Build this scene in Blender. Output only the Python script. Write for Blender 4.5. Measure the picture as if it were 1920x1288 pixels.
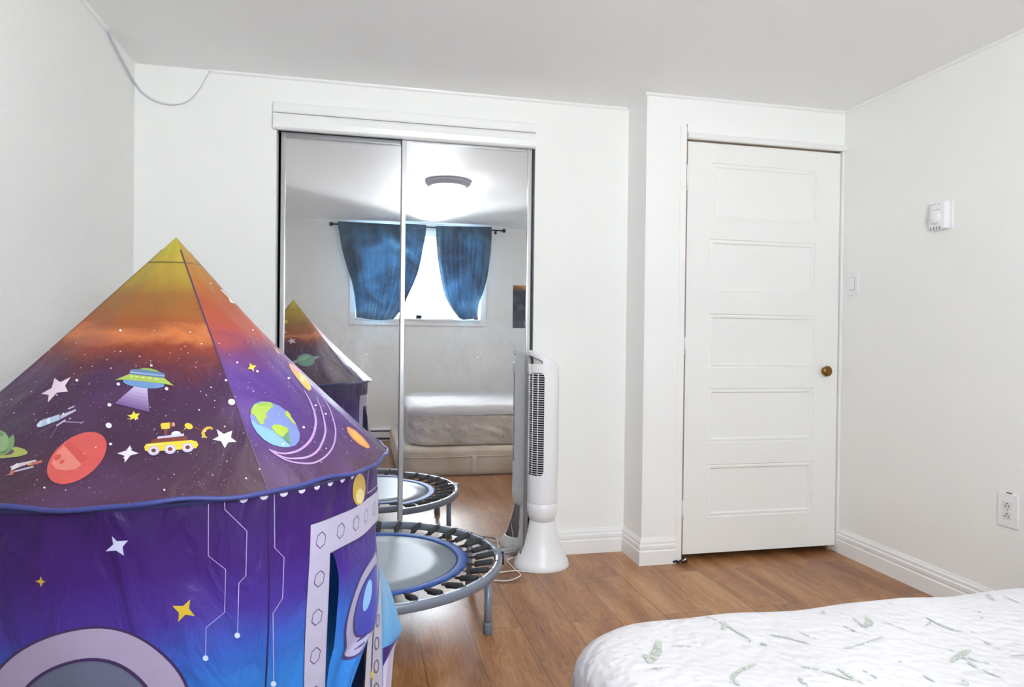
import bpy, bmesh, math, random
import numpy as np
from mathutils import Matrix, Vector

for o in list(bpy.data.objects):
    bpy.data.objects.remove(o, do_unlink=True)
sc = bpy.context.scene
C = sc.collection
R = math.radians
random.seed(7)

# ------------------------------------------------------------------ camera, light, exposure
F_PX, YAW, PITCH, ROLL, CAM_Z = 1263.773, 0.219897, -0.008767, 0.011768, 1.103114
_cy, _sy, _cp, _sp = math.cos(YAW), math.sin(YAW), math.cos(PITCH), math.sin(PITCH)
FWD = np.array([_sy * _cp, _cy * _cp, _sp])
_r0 = np.array([_cy, -_sy, 0.0])
_u0 = np.cross(_r0, FWD)
RGT = math.cos(ROLL) * _r0 + math.sin(ROLL) * _u0
UPV = -math.sin(ROLL) * _r0 + math.cos(ROLL) * _u0
EYE = np.array([0.0, 0.0, CAM_Z])
cam = bpy.data.cameras.new('camera')
cam.sensor_width = 36.0
cam.sensor_fit = 'HORIZONTAL'
cam.lens = F_PX / 1920 * 36
cam.clip_start = 0.02
cam_ob = bpy.data.objects.new('camera', cam)
C.objects.link(cam_ob)
m = Matrix.Identity(4)
for i in range(3):
    m[i][0], m[i][1], m[i][2], m[i][3] = RGT[i], UPV[i], -FWD[i], EYE[i]
cam_ob.matrix_world = m
sc.camera = cam_ob

SKY_STRENGTH, LAMP_STRENGTH = 40.0, 9.0
sc.view_settings.view_transform = 'Standard'
sc.view_settings.look = 'None'
sc.view_settings.gamma = 1
sc.view_settings.use_curve_mapping = False
sc.view_settings.exposure = 2.17
sc.cycles.use_denoising = True
sc.cycles.max_bounces = 14
sc.cycles.diffuse_bounces = 9
sc.cycles.glossy_bounces = 6
sc.cycles.transmission_bounces = 8
sc.cycles.transparent_max_bounces = 12
sc.cycles.sample_clamp_indirect = 8
sc.cycles.caustics_reflective = True

world = bpy.data.worlds.new('overcast_sky')
sc.world = world
world.use_nodes = True
_bg = world.node_tree.nodes['Background']
_bg.inputs[1].default_value = SKY_STRENGTH
# overcast sky over an unseen ground half, made brighter to lift the ceiling light
_wt = world.node_tree
_tc = _wt.nodes.new('ShaderNodeTexCoord')
_sx = _wt.nodes.new('ShaderNodeSeparateXYZ')
_cr = _wt.nodes.new('ShaderNodeValToRGB')
_mr = _wt.nodes.new('ShaderNodeMapRange')
_mr.inputs[1].default_value, _mr.inputs[2].default_value = -1, 1
_cr.color_ramp.elements[0].position, _cr.color_ramp.elements[0].color = .47, (.72, .745, .77, 1)
_cr.color_ramp.elements[1].position, _cr.color_ramp.elements[1].color = .52, (.53, .56, .595, 1)
_wt.links.new(_tc.outputs['Generated'], _sx.inputs[0])
_wt.links.new(_sx.outputs[2], _mr.inputs[0])
_wt.links.new(_mr.outputs[0], _cr.inputs[0])
_wt.links.new(_cr.outputs[0], _bg.inputs[0])

# room measures
YB, YP, XL, XR, XP, YW, H = 3.2965, 3.0664, -0.9925, 2.4515, 1.3445, -0.5408, 2.30
YM = YB + 0.030                              # mirror plane of the nearer sliding door
WX0, WX1, WZ0, WZ1 = -0.06, 1.245, 1.285, 2.16     # window opening

por = bpy.data.lights.new('window_daylight', 'AREA')
por.shape = 'RECTANGLE'
por.size, por.size_y = WX1 - WX0, WZ1 - WZ0
por.cycles.is_portal = True
po = bpy.data.objects.new('window_daylight', por)
C.objects.link(po)
po.location = ((WX0 + WX1) / 2, YW - 0.19, (WZ0 + WZ1) / 2)
po.rotation_euler = (R(90), 0, 0)


# ------------------------------------------------------------------ helpers
def lin(c):
    out = []
    for v in c[:3]:
        v = v / 255.0
        out.append(v / 12.92 if v <= 0.04045 else ((v + 0.055) / 1.055) ** 2.4)
    return out


def rgba(c):
    return (*lin(c), 1.0)


def ray(px, py):
    d = FWD * F_PX + RGT * (px - 960.0) - UPV * (py - 644.0)
    return d / np.linalg.norm(d)


def at(px, py, axis, val):
    """The point of the plane axis = val that the photograph shows at (px, py)."""
    d = ray(px, py)
    return EYE + d * ((val - EYE[axis]) / d[axis])


def in_mirror(px, py, y):
    """The point of the plane Y = y seen in the mirror at (px, py)."""
    P = at(px, py, 1, 2 * YM - y)
    return np.array([P[0], y, P[2]])


def project(P):
    d = np.asarray(P) - EYE
    z = d @ FWD
    return 960 + F_PX * (d @ RGT) / z, 644 - F_PX * (d @ UPV) / z


class MB:
    """Collects faces for ONE mesh object."""

    def __init__(s):
        s.v, s.f, s.m, s.c, s.sm = [], [], [], [], []

    def add(s, verts, faces, mi=0, col=None, smooth=False):
        b = len(s.v)
        s.v.extend([tuple(float(x) for x in p) for p in verts])
        for f in faces:
            s.f.append([b + i for i in f])
            s.m.append(mi)
            s.c.append(col)
            s.sm.append(smooth)
        return s

    def box(s, x0, x1, y0, y1, z0, z1, mi=0, bev=0.0):
        if bev <= 0:
            v = [(x, y, z) for x in (x0, x1) for y in (y0, y1) for z in (z0, z1)]
            f = [(0, 1, 3, 2), (4, 6, 7, 5), (0, 4, 5, 1), (2, 3, 7, 6), (0, 2, 6, 4), (1, 5, 7, 3)]
            return s.add(v, f, mi)
        bm = bmesh.new()
        bmesh.ops.create_cube(bm, size=1)
        for v in bm.verts:
            v.co = Vector((x0 + (v.co.x + .5) * (x1 - x0), y0 + (v.co.y + .5) * (y1 - y0), z0 + (v.co.z + .5) * (z1 - z0)))
        bmesh.ops.bevel(bm, geom=bm.edges[:], offset=bev, segments=3, profile=.6, affect='EDGES')
        s.take(bm, mi)
        return s

    def take(s, bm, mi=0, smooth=False, M=None):
        bm.verts.ensure_lookup_table()
        vs = [(M @ v.co if M else v.co)[:] for v in bm.verts]
        s.add(vs, [[v.index for v in f.verts] for f in bm.faces], mi, None, smooth)
        bm.free()

    def tube(s, pts, r, n=10, mi=0, closed=False, caps=True):
        P = [Vector(p) for p in pts]
        k = len(P)
        rad = r if isinstance(r, (list, tuple)) else [r] * k
        T = []
        for i in range(k):
            a = P[(i - 1) % k] if closed or i > 0 else P[i]
            b = P[(i + 1) % k] if closed or i < k - 1 else P[i]
            T.append((b - a).normalized())
        up = Vector((0, 0, 1)) if abs(T[0].z) < .9 else Vector((1, 0, 0))
        nrm = (up - T[0] * up.dot(T[0])).normalized()
        vs = []
        for i in range(k):
            nrm = (nrm - T[i] * nrm.dot(T[i])).normalized()
            bi = T[i].cross(nrm)
            for j in range(n):
                a = 2 * math.pi * j / n
                vs.append(P[i] + (nrm * math.cos(a) + bi * math.sin(a)) * rad[i])
        fs = []
        for i in range(k if closed else k - 1):
            i2 = (i + 1) % k
            for j in range(n):
                j2 = (j + 1) % n
                fs.append((i * n + j, i * n + j2, i2 * n + j2, i2 * n + j))
        s.add(vs, fs, mi, None, True)
        if caps and not closed:
            b = len(s.v) - len(vs)
            s.f.append([b + j for j in range(n)][::-1]); s.m.append(mi); s.c.append(None); s.sm.append(False)
            s.f.append([b + (k - 1) * n + j for j in range(n)]); s.m.append(mi); s.c.append(None); s.sm.append(False)
        return s

    def lathe(s, prof, cx, cy, n=48, mi=0, sx=1.0, sy=1.0, skip=None, closed=False):
        k = len(prof)
        vs, fs = [], []
        for (r, z) in prof:
            for j in range(n):
                a = 2 * math.pi * j / n
                vs.append((cx + r * sx * math.cos(a), cy + r * sy * math.sin(a), z))
        for i in range(k if closed else k - 1):
            i2 = (i + 1) % k
            for j in range(n):
                if skip and skip(2 * math.pi * (j + .5) / n, (prof[i][1] + prof[i2][1]) / 2):
                    continue
                j2 = (j + 1) % n
                fs.append((i * n + j, i * n + j2, i2 * n + j2, i2 * n + j))
        return s.add(vs, fs, mi, None, True)

    def grid(s, fn, nu, nv, mi=0, skip=None, wrap=False):
        vs = [fn(i / nu, j / nv) for j in range(nv + 1) for i in range(nu + (0 if wrap else 1))]
        w = nu if wrap else nu + 1
        fs = []
        for j in range(nv):
            for i in range(nu):
                if skip and skip((i + .5) / nu, (j + .5) / nv):
                    continue
                i2 = (i + 1) % w
                fs.append((j * w + i, j * w + i2, (j + 1) * w + i2, (j + 1) * w + i))
        return s.add(vs, fs, mi, None, True)

    def extrude(s, prof, fn, mi=0):
        """prof: closed 2D outline; fn(a, b, end) -> 3D point; end 0 or 1."""
        n = len(prof)
        vs = [fn(a, b, e) for e in (0, 1) for a, b in prof]
        fs = [(i, (i + 1) % n, n + (i + 1) % n, n + i) for i in range(n)]
        fs += [list(range(n))[::-1], list(range(n, 2 * n))]
        return s.add(vs, fs, mi)

    def obj(s, name, mats, parent=None, fix=True, solid=0.0, subsurf=0):
        me = bpy.data.meshes.new(name)
        off = np.array(parent['_base']) if parent is not None and '_base' in parent else np.zeros(3)
        me.from_pydata([tuple(np.array(p) - off) for p in s.v], [], s.f)
        if not isinstance(mats, (list, tuple)):
            mats = [mats]
        for mt in mats:
            me.materials.append(mt)
        me.polygons.foreach_set('material_index', s.m)
        me.polygons.foreach_set('use_smooth', s.sm)
        if any(c is not None for c in s.c):
            ca = me.color_attributes.new('print', 'FLOAT_COLOR', 'CORNER')
            buf = []
            for f, c in zip(s.f, s.c):
                buf.extend((list(c) if c is not None else [1, 1, 1, 1]) * len(f))
            ca.data.foreach_set('color', buf)
        if fix:
            bm = bmesh.new(); bm.from_mesh(me)
            bmesh.ops.recalc_face_normals(bm, faces=bm.faces)
            bm.to_mesh(me); bm.free()
        o = bpy.data.objects.new(name, me)
        C.objects.link(o)
        if parent is not None:
            o.parent = parent
            if '_base' in parent:
                o['_base'] = list(parent['_base'])
        if subsurf:
            md = o.modifiers.new('smooth', 'SUBSURF'); md.levels = subsurf; md.render_levels = subsurf
        if solid:
            md = o.modifiers.new('cloth_thickness', 'SOLIDIFY'); md.thickness = solid; md.offset = -1
        return o


def tag(o, label=None, cat=None, group=None, kind=None):
    if label: o['label'] = label
    if cat: o['category'] = cat
    if group: o['group'] = group
    if kind: o['kind'] = kind
    return o


def thing(name, label, cat, loc=(0, 0, 0), group=None):
    o = bpy.data.objects.new(name, None)
    C.objects.link(o)
    o.location = loc
    o.empty_display_size = .05
    o['_base'] = [float(x) for x in loc]
    return tag(o, label, cat, group, 'thing')


# ------------------------------------------------------------------ materials
def mat(name):
    mt = bpy.data.materials.new(name)
    mt.use_nodes = True
    nt = mt.node_tree
    return mt, nt, nt.nodes['Principled BSDF'], nt.nodes['Material Output']


def N(nt, typ, **kw):
    n = nt.nodes.new(typ)
    for k, v in kw.items():
        if k.startswith('i_'):
            key = k[2:].replace('_', ' ')
            n.inputs[int(key) if key.isdigit() else key].default_value = v
        else:
            setattr(n, k, v)
    return n


def ramp(nt, stops, interp='LINEAR'):
    n = nt.nodes.new('ShaderNodeValToRGB')
    e = n.color_ramp.elements
    n.color_ramp.interpolation = interp
    while len(e) < len(stops):
        e.new(0.5)
    for k, (p, c) in zip(e, stops):
        k.position = p
        k.color = c if len(c) == 4 else rgba(c)
    return n


def plain(name, col, rough=.5, metal=0.0, bump=0.0, bscale=200, var=0.0, spec=.5, coat=0.0):
    mt, nt, b, out = mat(name)
    b.inputs['Base Color'].default_value = rgba(col)
    b.inputs['Roughness'].default_value = rough
    b.inputs['Metallic'].default_value = metal
    b.inputs['Specular IOR Level'].default_value = spec
    b.inputs['Coat Weight'].default_value = coat
    tc = N(nt, 'ShaderNodeTexCoord')
    if var:
        nz = N(nt, 'ShaderNodeTexNoise', i_Scale=6.0, i_Detail=6.0)
        nt.links.new(tc.outputs['Object'], nz.inputs['Vector'])
        mp = N(nt, 'ShaderNodeMapRange'); mp.inputs[3].default_value = 1 - var; mp.inputs[4].default_value = 1 + var * .3
        nt.links.new(nz.outputs[0], mp.inputs[0])
        mx = N(nt, 'ShaderNodeMix', data_type='RGBA', blend_type='MULTIPLY')
        mx.inputs[0].default_value = 1
        mx.inputs[6].default_value = rgba(col)
        nt.links.new(mp.outputs[0], mx.inputs[7])
        nt.links.new(mx.outputs[2], b.inputs['Base Color'])
    if bump:
        nz = N(nt, 'ShaderNodeTexNoise', i_Scale=float(bscale), i_Detail=3.0)
        nt.links.new(tc.outputs['Object'], nz.inputs['Vector'])
        bp = N(nt, 'ShaderNodeBump', i_Strength=bump, i_Distance=.002)
        nt.links.new(nz.outputs[0], bp.inputs['Height'])
        nt.links.new(bp.outputs[0], b.inputs['Normal'])
    return mt


def linen_wall(name, col, strength):
    """Painted wallpaper with a fine woven texture."""
    mt, nt, b, out = mat(name)
    tc = N(nt, 'ShaderNodeTexCoord')
    hs = []
    for sc_ in ((40, 40, 700), (700, 700, 40)):
        mp = N(nt, 'ShaderNodeMapping'); mp.inputs['Scale'].default_value = sc_
        nt.links.new(tc.outputs['Object'], mp.inputs[0])
        nz = N(nt, 'ShaderNodeTexNoise', i_Scale=1.0, i_Detail=2.0)
        nt.links.new(mp.outputs[0], nz.inputs['Vector'])
        hs.append(nz)
    ad = N(nt, 'ShaderNodeMath', operation='ADD')
    nt.links.new(hs[0].outputs[0], ad.inputs[0]); nt.links.new(hs[1].outputs[0], ad.inputs[1])
    bp = N(nt, 'ShaderNodeBump', i_Strength=strength, i_Distance=.0015)
    nt.links.new(ad.outputs[0], bp.inputs['Height']); nt.links.new(bp.outputs[0], b.inputs['Normal'])
    mr = N(nt, 'ShaderNodeMapRange'); mr.inputs[1].default_value = .6; mr.inputs[2].default_value = 1.4
    mr.inputs[3].default_value = 1 - .10 * strength; mr.inputs[4].default_value = 1.0
    nt.links.new(ad.outputs[0], mr.inputs[0])
    mx = N(nt, 'ShaderNodeMix', data_type='RGBA', blend_type='MULTIPLY'); mx.inputs[0].default_value = 1
    mx.inputs[6].default_value = rgba(col)
    nt.links.new(mr.outputs[0], mx.inputs[7]); nt.links.new(mx.outputs[2], b.inputs['Base Color'])
    b.inputs['Roughness'].default_value = .75
    return mt


def wood_floor(name):
    mt, nt, b, out = mat(name)
    L = nt.links.new
    tc = N(nt, 'ShaderNodeTexCoord')
    sep = N(nt, 'ShaderNodeSeparateXYZ'); L(tc.outputs['Object'], sep.inputs[0])
    ax = N(nt, 'ShaderNodeMath', operation='ADD'); ax.inputs[1].default_value = 20 * .195 - .411
    L(sep.outputs[0], ax.inputs[0])
    ay = N(nt, 'ShaderNodeMath', operation='ADD'); ay.inputs[1].default_value = 10.37
    L(sep.outputs[1], ay.inputs[0])
    cmb = N(nt, 'ShaderNodeCombineXYZ'); L(ay.outputs[0], cmb.inputs[0]); L(ax.outputs[0], cmb.inputs[1])
    br = N(nt, 'ShaderNodeTexBrick', offset=.37, offset_frequency=2, squash=1)
    br.inputs['Color1'].default_value = (0, 0, 0, 1); br.inputs['Color2'].default_value = (1, 1, 1, 1)
    br.inputs['Mortar'].default_value = (.5, .5, .5, 1)
    br.inputs['Scale'].default_value = 1; br.inputs['Mortar Size'].default_value = .0010
    br.inputs['Mortar Smooth'].default_value = 0
    br.inputs['Brick Width'].default_value = 1.21; br.inputs['Row Height'].default_value = .195
    L(cmb.outputs[0], br.inputs['Vector'])
    # per-plank shift of the grain
    off = N(nt, 'ShaderNodeMath', operation='MULTIPLY'); off.inputs[1].default_value = 37.0
    L(br.outputs['Color'], off.inputs[0])
    g0 = N(nt, 'ShaderNodeCombineXYZ'); L(sep.outputs[0], g0.inputs[0]); L(sep.outputs[1], g0.inputs[1]); L(off.outputs[0], g0.inputs[2])
    mp = N(nt, 'ShaderNodeMapping'); mp.inputs['Scale'].default_value = (9.0, 1.3, 1.0); L(g0.outputs[0], mp.inputs[0])
    big = N(nt, 'ShaderNodeTexNoise', i_Scale=1.0, i_Detail=3.0, i_Roughness=.5); L(mp.outputs[0], big.inputs['Vector'])
    # growth-ring lines: contours of the broad noise
    ml = N(nt, 'ShaderNodeMath', operation='MULTIPLY'); ml.inputs[1].default_value = 19.0; L(big.outputs[0], ml.inputs[0])
    sn = N(nt, 'ShaderNodeMath', operation='SINE'); mm = N(nt, 'ShaderNodeMath', operation='MULTIPLY'); mm.inputs[1].default_value = 6.283
    L(ml.outputs[0], mm.inputs[0]); L(mm.outputs[0], sn.inputs[0])
    mp2 = N(nt, 'ShaderNodeMapping'); mp2.inputs['Scale'].default_value = (160, 3.0, 1.0); L(g0.outputs[0], mp2.inputs[0])
    fine = N(nt, 'ShaderNodeTexNoise', i_Scale=1.0, i_Detail=4.0, i_Roughness=.65); L(mp2.outputs[0], fine.inputs['Vector'])
    cr = ramp(nt, [(.25, (116, 72, 42)), (.45, (150, 100, 62)), (.6, (168, 118, 76)), (.8, (188, 142, 98))])
    s1 = N(nt, 'ShaderNodeMath', operation='MULTIPLY_ADD'); s1.inputs[1].default_value = .065; L(sn.outputs[0], s1.inputs[0])
    s2 = N(nt, 'ShaderNodeMath', operation='MULTIPLY_ADD'); s2.inputs[1].default_value = .42
    L(fine.outputs[0], s2.inputs[0]); L(big.outputs[0], s2.inputs[2])
    s3 = N(nt, 'ShaderNodeMath', operation='ADD'); s3.inputs[1].default_value = -.20; L(s2.outputs[0], s3.inputs[0])
    L(s3.outputs[0], s1.inputs[2])
    s4 = N(nt, 'ShaderNodeMath', operation='MULTIPLY_ADD'); s4.inputs[1].default_value = .24
    L(br.outputs['Color'], s4.inputs[0]); L(s1.outputs[0], s4.inputs[2])
    s5 = N(nt, 'ShaderNodeMath', operation='ADD'); s5.inputs[1].default_value = -.11; L(s4.outputs[0], s5.inputs[0])
    L(s5.outputs[0], cr.inputs[0])
    mx = N(nt, 'ShaderNodeMix', data_type='RGBA'); mx.inputs[7].default_value = rgba((70, 46, 32))
    L(br.outputs['Fac'], mx.inputs[0]); L(cr.outputs[0], mx.inputs[6]); L(mx.outputs[2], b.inputs['Base Color'])
    b.inputs['Roughness'].default_value = .33
    bp = N(nt, 'ShaderNodeBump', i_Strength=.30, i_Distance=.0012)
    L(s1.outputs[0], bp.inputs['Height']); L(bp.outputs[0], b.inputs['Normal'])
    return mt


def print_mat(name, rough=.42):
    mt, nt, b, out = mat(name)
    at_ = N(nt, 'ShaderNodeVertexColor', layer_name='print')
    tc = N(nt, 'ShaderNodeTexCoord')
    nz = N(nt, 'ShaderNodeTexNoise', i_Scale=30.0, i_Detail=2.0); nt.links.new(tc.outputs['Object'], nz.inputs['Vector'])
    mr = N(nt, 'ShaderNodeMapRange'); mr.inputs[3].default_value = .92; mr.inputs[4].default_value = 1.05
    nt.links.new(nz.outputs[0], mr.inputs[0])
    mx = N(nt, 'ShaderNodeMix', data_type='RGBA', blend_type='MULTIPLY'); mx.inputs[0].default_value = 1
    nt.links.new(at_.outputs[0], mx.inputs[6]); nt.links.new(mr.outputs[0], mx.inputs[7])
    nt.links.new(mx.outputs[2], b.inputs['Base Color'])
    b.inputs['Roughness'].default_value = rough
    b.inputs['Sheen Weight'].default_value = .15
    return mt


def nylon(name, stops, zlo, zhi, warp=.12, dust=None, wrinkle=.5):
    """Printed nylon: a dye gradient up the tent, cloudy, with fine star dust and creases."""
    mt, nt, b, out = mat(name)
    L = nt.links.new
    tc = N(nt, 'ShaderNodeTexCoord')
    sep = N(nt, 'ShaderNodeSeparateXYZ'); L(tc.outputs['Object'], sep.inputs[0])
    mr = N(nt, 'ShaderNodeMapRange', clamp=True); mr.inputs[1].default_value = zlo; mr.inputs[2].default_value = zhi
    L(sep.outputs[2], mr.inputs[0])
    mp = N(nt, 'ShaderNodeMapping'); mp.inputs['Scale'].default_value = (1, 1, 1.5); L(tc.outputs['Object'], mp.inputs[0])
    nz = N(nt, 'ShaderNodeTexNoise', i_Scale=5.5, i_Detail=5.0, i_Roughness=.55, i_Distortion=.4); L(mp.outputs[0], nz.inputs['Vector'])
    k = N(nt, 'ShaderNodeMath', operation='MULTIPLY_ADD'); k.inputs[1].default_value = warp; L(nz.outputs[0], k.inputs[0]); L(mr.outputs[0], k.inputs[2])
    k2 = N(nt, 'ShaderNodeMath', operation='ADD'); k2.inputs[1].default_value = -warp * .5; L(k.outputs[0], k2.inputs[0])
    cr = ramp(nt, stops); L(k2.outputs[0], cr.inputs[0])
    col = cr.outputs[0]
    if dust:
        vo = N(nt, 'ShaderNodeTexVoronoi', i_Scale=120.0); L(tc.outputs['Object'], vo.inputs['Vector'])
        lt = N(nt, 'ShaderNodeMath', operation='LESS_THAN'); lt.inputs[1].default_value = .10; L(vo.outputs['Distance'], lt.inputs[0])
        n2 = N(nt, 'ShaderNodeTexNoise', i_Scale=4.0, i_Detail=2.0); L(tc.outputs['Object'], n2.inputs['Vector'])
        m2 = N(nt, 'ShaderNodeMapRange', clamp=True); m2.inputs[1].default_value = .48; m2.inputs[2].default_value = .7; L(n2.outputs[0], m2.inputs[0])
        # patches of nebula haze
        cm = N(nt, 'ShaderNodeMix', data_type='RGBA'); cm.inputs[7].default_value = rgba(dust)
        hz = N(nt, 'ShaderNodeMath', operation='MULTIPLY'); hz.inputs[1].default_value = .45; L(m2.outputs[0], hz.inputs[0])
        lo = N(nt, 'ShaderNodeMapRange', clamp=True); lo.inputs[1].default_value = .60; lo.inputs[2].default_value = .40; L(mr.outputs[0], lo.inputs[0])
        hz2 = N(nt, 'ShaderNodeMath', operation='MULTIPLY'); L(hz.outputs[0], hz2.inputs[0]); L(lo.outputs[0], hz2.inputs[1])
        L(hz2.outputs[0], cm.inputs[0]); L(col, cm.inputs[6])
        cs = N(nt, 'ShaderNodeMix', data_type='RGBA'); cs.inputs[7].default_value = rgba((205, 185, 225))
        am = N(nt, 'ShaderNodeMath', operation='MULTIPLY'); am.inputs[1].default_value = .6; L(lt.outputs[0], am.inputs[0])
        am2 = N(nt, 'ShaderNodeMath', operation='MULTIPLY'); L(am.outputs[0], am2.inputs[0]); L(lo.outputs[0], am2.inputs[1])
        L(am2.outputs[0], cs.inputs[0]); L(cm.outputs[2], cs.inputs[6])
        col = cs.outputs[2]
    L(col, b.inputs['Base Color'])
    b.inputs['Roughness'].default_value = .42
    b.inputs['Specular IOR Level'].default_value = .35
    b.inputs['Sheen Weight'].default_value = .06
    b.inputs['Sheen Roughness'].default_value = .4
    mp3 = N(nt, 'ShaderNodeMapping'); mp3.inputs['Scale'].default_value = (1, 1, .45); mp3.inputs['Rotation'].default_value = (.5, .4, .3)
    L(tc.outputs['Object'], mp3.inputs[0])
    w1 = N(nt, 'ShaderNodeTexNoise', i_Scale=9.0, i_Detail=4.0, i_Roughness=.45, i_Distortion=1.2); L(mp3.outputs[0], w1.inputs['Vector'])
    bp = N(nt, 'ShaderNodeBump', i_Strength=wrinkle, i_Distance=.02); L(w1.outputs[0], bp.inputs['Height'])
    wv = N(nt, 'ShaderNodeTexNoise', i_Scale=900.0); L(tc.outputs['Object'], wv.inputs['Vector'])
    b2 = N(nt, 'ShaderNodeBump', i_Strength=.08, i_Distance=.001); L(wv.outputs[0], b2.inputs['Height']); L(bp.outputs[0], b2.inputs['Normal'])
    L(b2.outputs[0], b.inputs['Normal'])
    # thin cloth lets some light through
    tr = N(nt, 'ShaderNodeBsdfTranslucent'); L(col, tr.inputs[0])
    ms = N(nt, 'ShaderNodeMixShader'); ms.inputs[0].default_value = .12
    L(b.outputs[0], ms.inputs[1]); L(tr.outputs[0], ms.inputs[2]); L(ms.outputs[0], out.inputs[0])
    return mt


WHITE = plain('white_wall_paint', (243, 243, 241), .7, bump=.05, bscale=150)
WALL = linen_wall('linen_wallpaper', (243, 243, 240), .35)
WALL_L = linen_wall('coarse_linen_wallpaper', (243, 243, 240), .8)
CEIL = plain('ceiling_paint', (245, 245, 244), .6, bump=.04, bscale=120)
TRIM = plain('white_trim_gloss', (240, 240, 239), .35)
DOORP = plain('white_door_paint', (240, 240, 237), .45, bump=.04, bscale=60)
FLOOR = wood_floor('oak_laminate')
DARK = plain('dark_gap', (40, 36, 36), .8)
TAN = plain('bare_wood', (180, 152, 128), .6)
BRASS = plain('antique_brass', (150, 112, 62), .3, metal=1.0, var=.25)
CHROME = plain('brushed_aluminium', (200, 200, 204), .28, metal=1.0)
PLASTIC = plain('white_plastic', (238, 238, 240), .32)
PLASTIC2 = plain('off_white_plastic', (228, 226, 220), .4)
STEEL = plain('grey_blue_powder_coat', (128, 136, 152), .32, metal=.12)
RUBBER = plain('grey_rubber', (112, 116, 126), .55)
FOAM = plain('charcoal_foam', (56, 56, 60), .75, bump=.25, bscale=250)
COIL = plain('spring_wire', (70, 68, 70), .35, metal=.8)
MATG = plain('trampoline_mat', (130, 138, 146), .42, bump=.1, bscale=700, spec=.6)
MATB = plain('blue_edging', (22, 74, 152), .55, bump=.1, bscale=400)
BLACKM = plain('black_metal', (38, 38, 42), .4, metal=.6)
HOLE = plain('dark_recess', (34, 32, 34), .8)
PRINT = print_mat('fabric_print')


# ------------------------------------------------------------------ room shell
def struct(name, mb, mt, parent=None, **kw):
    o = mb.obj(name, mt, parent, **kw)
    if parent is None:
        o['kind'] = 'structure'
    return o


T = 0.12
struct('floor', MB().box(XL - T, XR + T, YW - .3, YB + .9, -.08, 0), FLOOR)
struct('ceiling', MB().box(XL - T, XR + T, YW - .3, YB + .9, H, H + .1), CEIL)
struct('wall_left', MB().box(XL - T, XL, YW - .3, YB + .9, 0, H), WALL_L)
struct('wall_right', MB().box(XR, XR + T, YW - .3, YB + .9, 0, H), WALL)
CX0, CX1, CZ1 = -.393, .846, 2.075            # closet opening
wb = MB().box(XL, CX0, YB, YB + .1, 0, H).box(CX1, XP, YB, YB + .1, 0, H).box(CX0, CX1, YB, YB + .1, CZ1, H)
struct('wall_back', wb, WALL)
DX0, DX1, DZ1 = 1.556, 2.4515, 2.10           # door opening
wp = MB().box(XP, DX0, YP, YB + .1, 0, H).box(DX0, DX1, YP, YP + .12, DZ1, H)
struct('wall_pier', wp, WHITE)
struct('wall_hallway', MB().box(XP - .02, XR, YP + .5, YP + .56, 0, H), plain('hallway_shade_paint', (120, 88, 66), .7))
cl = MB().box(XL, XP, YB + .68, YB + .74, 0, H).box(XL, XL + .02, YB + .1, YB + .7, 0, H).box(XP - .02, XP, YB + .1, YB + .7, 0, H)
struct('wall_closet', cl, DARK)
wf = MB().box(XL, WX0, YW - .22, YW, 0, H).box(WX1, XR, YW - .22, YW, 0, H)
wf.box(WX0, WX1, YW - .22, YW, 0, WZ0).box(WX0, WX1, YW - .22, YW, WZ1, H)
struct('wall_front', wf, WALL)

# baseboards: stepped profile (depth from the wall, height)
BP = [(0, 0), (.0165, 0), (.0165, .066), (.012, .072), (.0145, .08), (.0145, .094), (.010, .099), (.010, .112), (.006, .118), (.004, .126), (0, .126)]


def base(name, a, b, inward, m0=0, m1=0):
    ax, ay = a; bx, by = b; ix, iy = inward
    ln = math.hypot(bx - ax, by - ay); tx, ty = (bx - ax) / ln, (by - ay) / ln
    # m0, m1: mitre the ends outward (1) or inward (-1)
    mb = MB().extrude(BP, lambda d, z, e: ((bx + tx * m1 * d if e else ax - tx * m0 * d) + ix * d, (by + ty * m1 * d if e else ay - ty * m0 * d) + iy * d, z))
    return struct(name, mb, TRIM)


base('baseboard_back', (CX1 + .012, YB), (XP, YB), (0, -1), 0, -1)
base('baseboard_back', (XL, YB), (CX0 - .012, YB), (0, -1))
base('baseboard_pier', (XP, YB), (XP, YP), (-1, 0), -1, 1)
base('baseboard_pier', (XP, YP), (1.522, YP), (0, -1), 1, 0)
base('baseboard_right', (XR, YP - .006), (XR, YW), (-1, 0))
base('baseboard_left', (XL, YB), (XL, YW), (1, 0))
base('baseboard_front', (XL, YW), (.10, YW), (0, 1))

# thin quarter-round along the ceiling
QP = [(0, 0), (.012, 0), (.011, -.006), (.007, -.011), (0, -.013)]


def cove(name, a, b, inward):
    ax, ay = a; bx, by = b; ix, iy = inward
    mb = MB().extrude(QP, lambda d, z, e: ((bx if e else ax) + ix * d, (by if e else ay) + iy * d, H + z))
    return struct(name, mb, TRIM)


cove('trim_1', (at(392, 131, 1, YB)[0], YB), (XP, YB), (0, -1))
cove('trim_2', (XP, YB), (XP, YP - .012), (-1, 0))
cove('trim_3', (XP - .012, YP), (XR, YP), (0, -1))
cove('trim_4', (XR, YP), (XR, YW), (-1, 0))
cove('trim_5', (XL, YW), (XR, YW), (0, 1))
_yl = at(205, 58, 0, XL + .01)[1]
cove('trim_6', (XL, YW), (XL, _yl), (1, 0))

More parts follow.
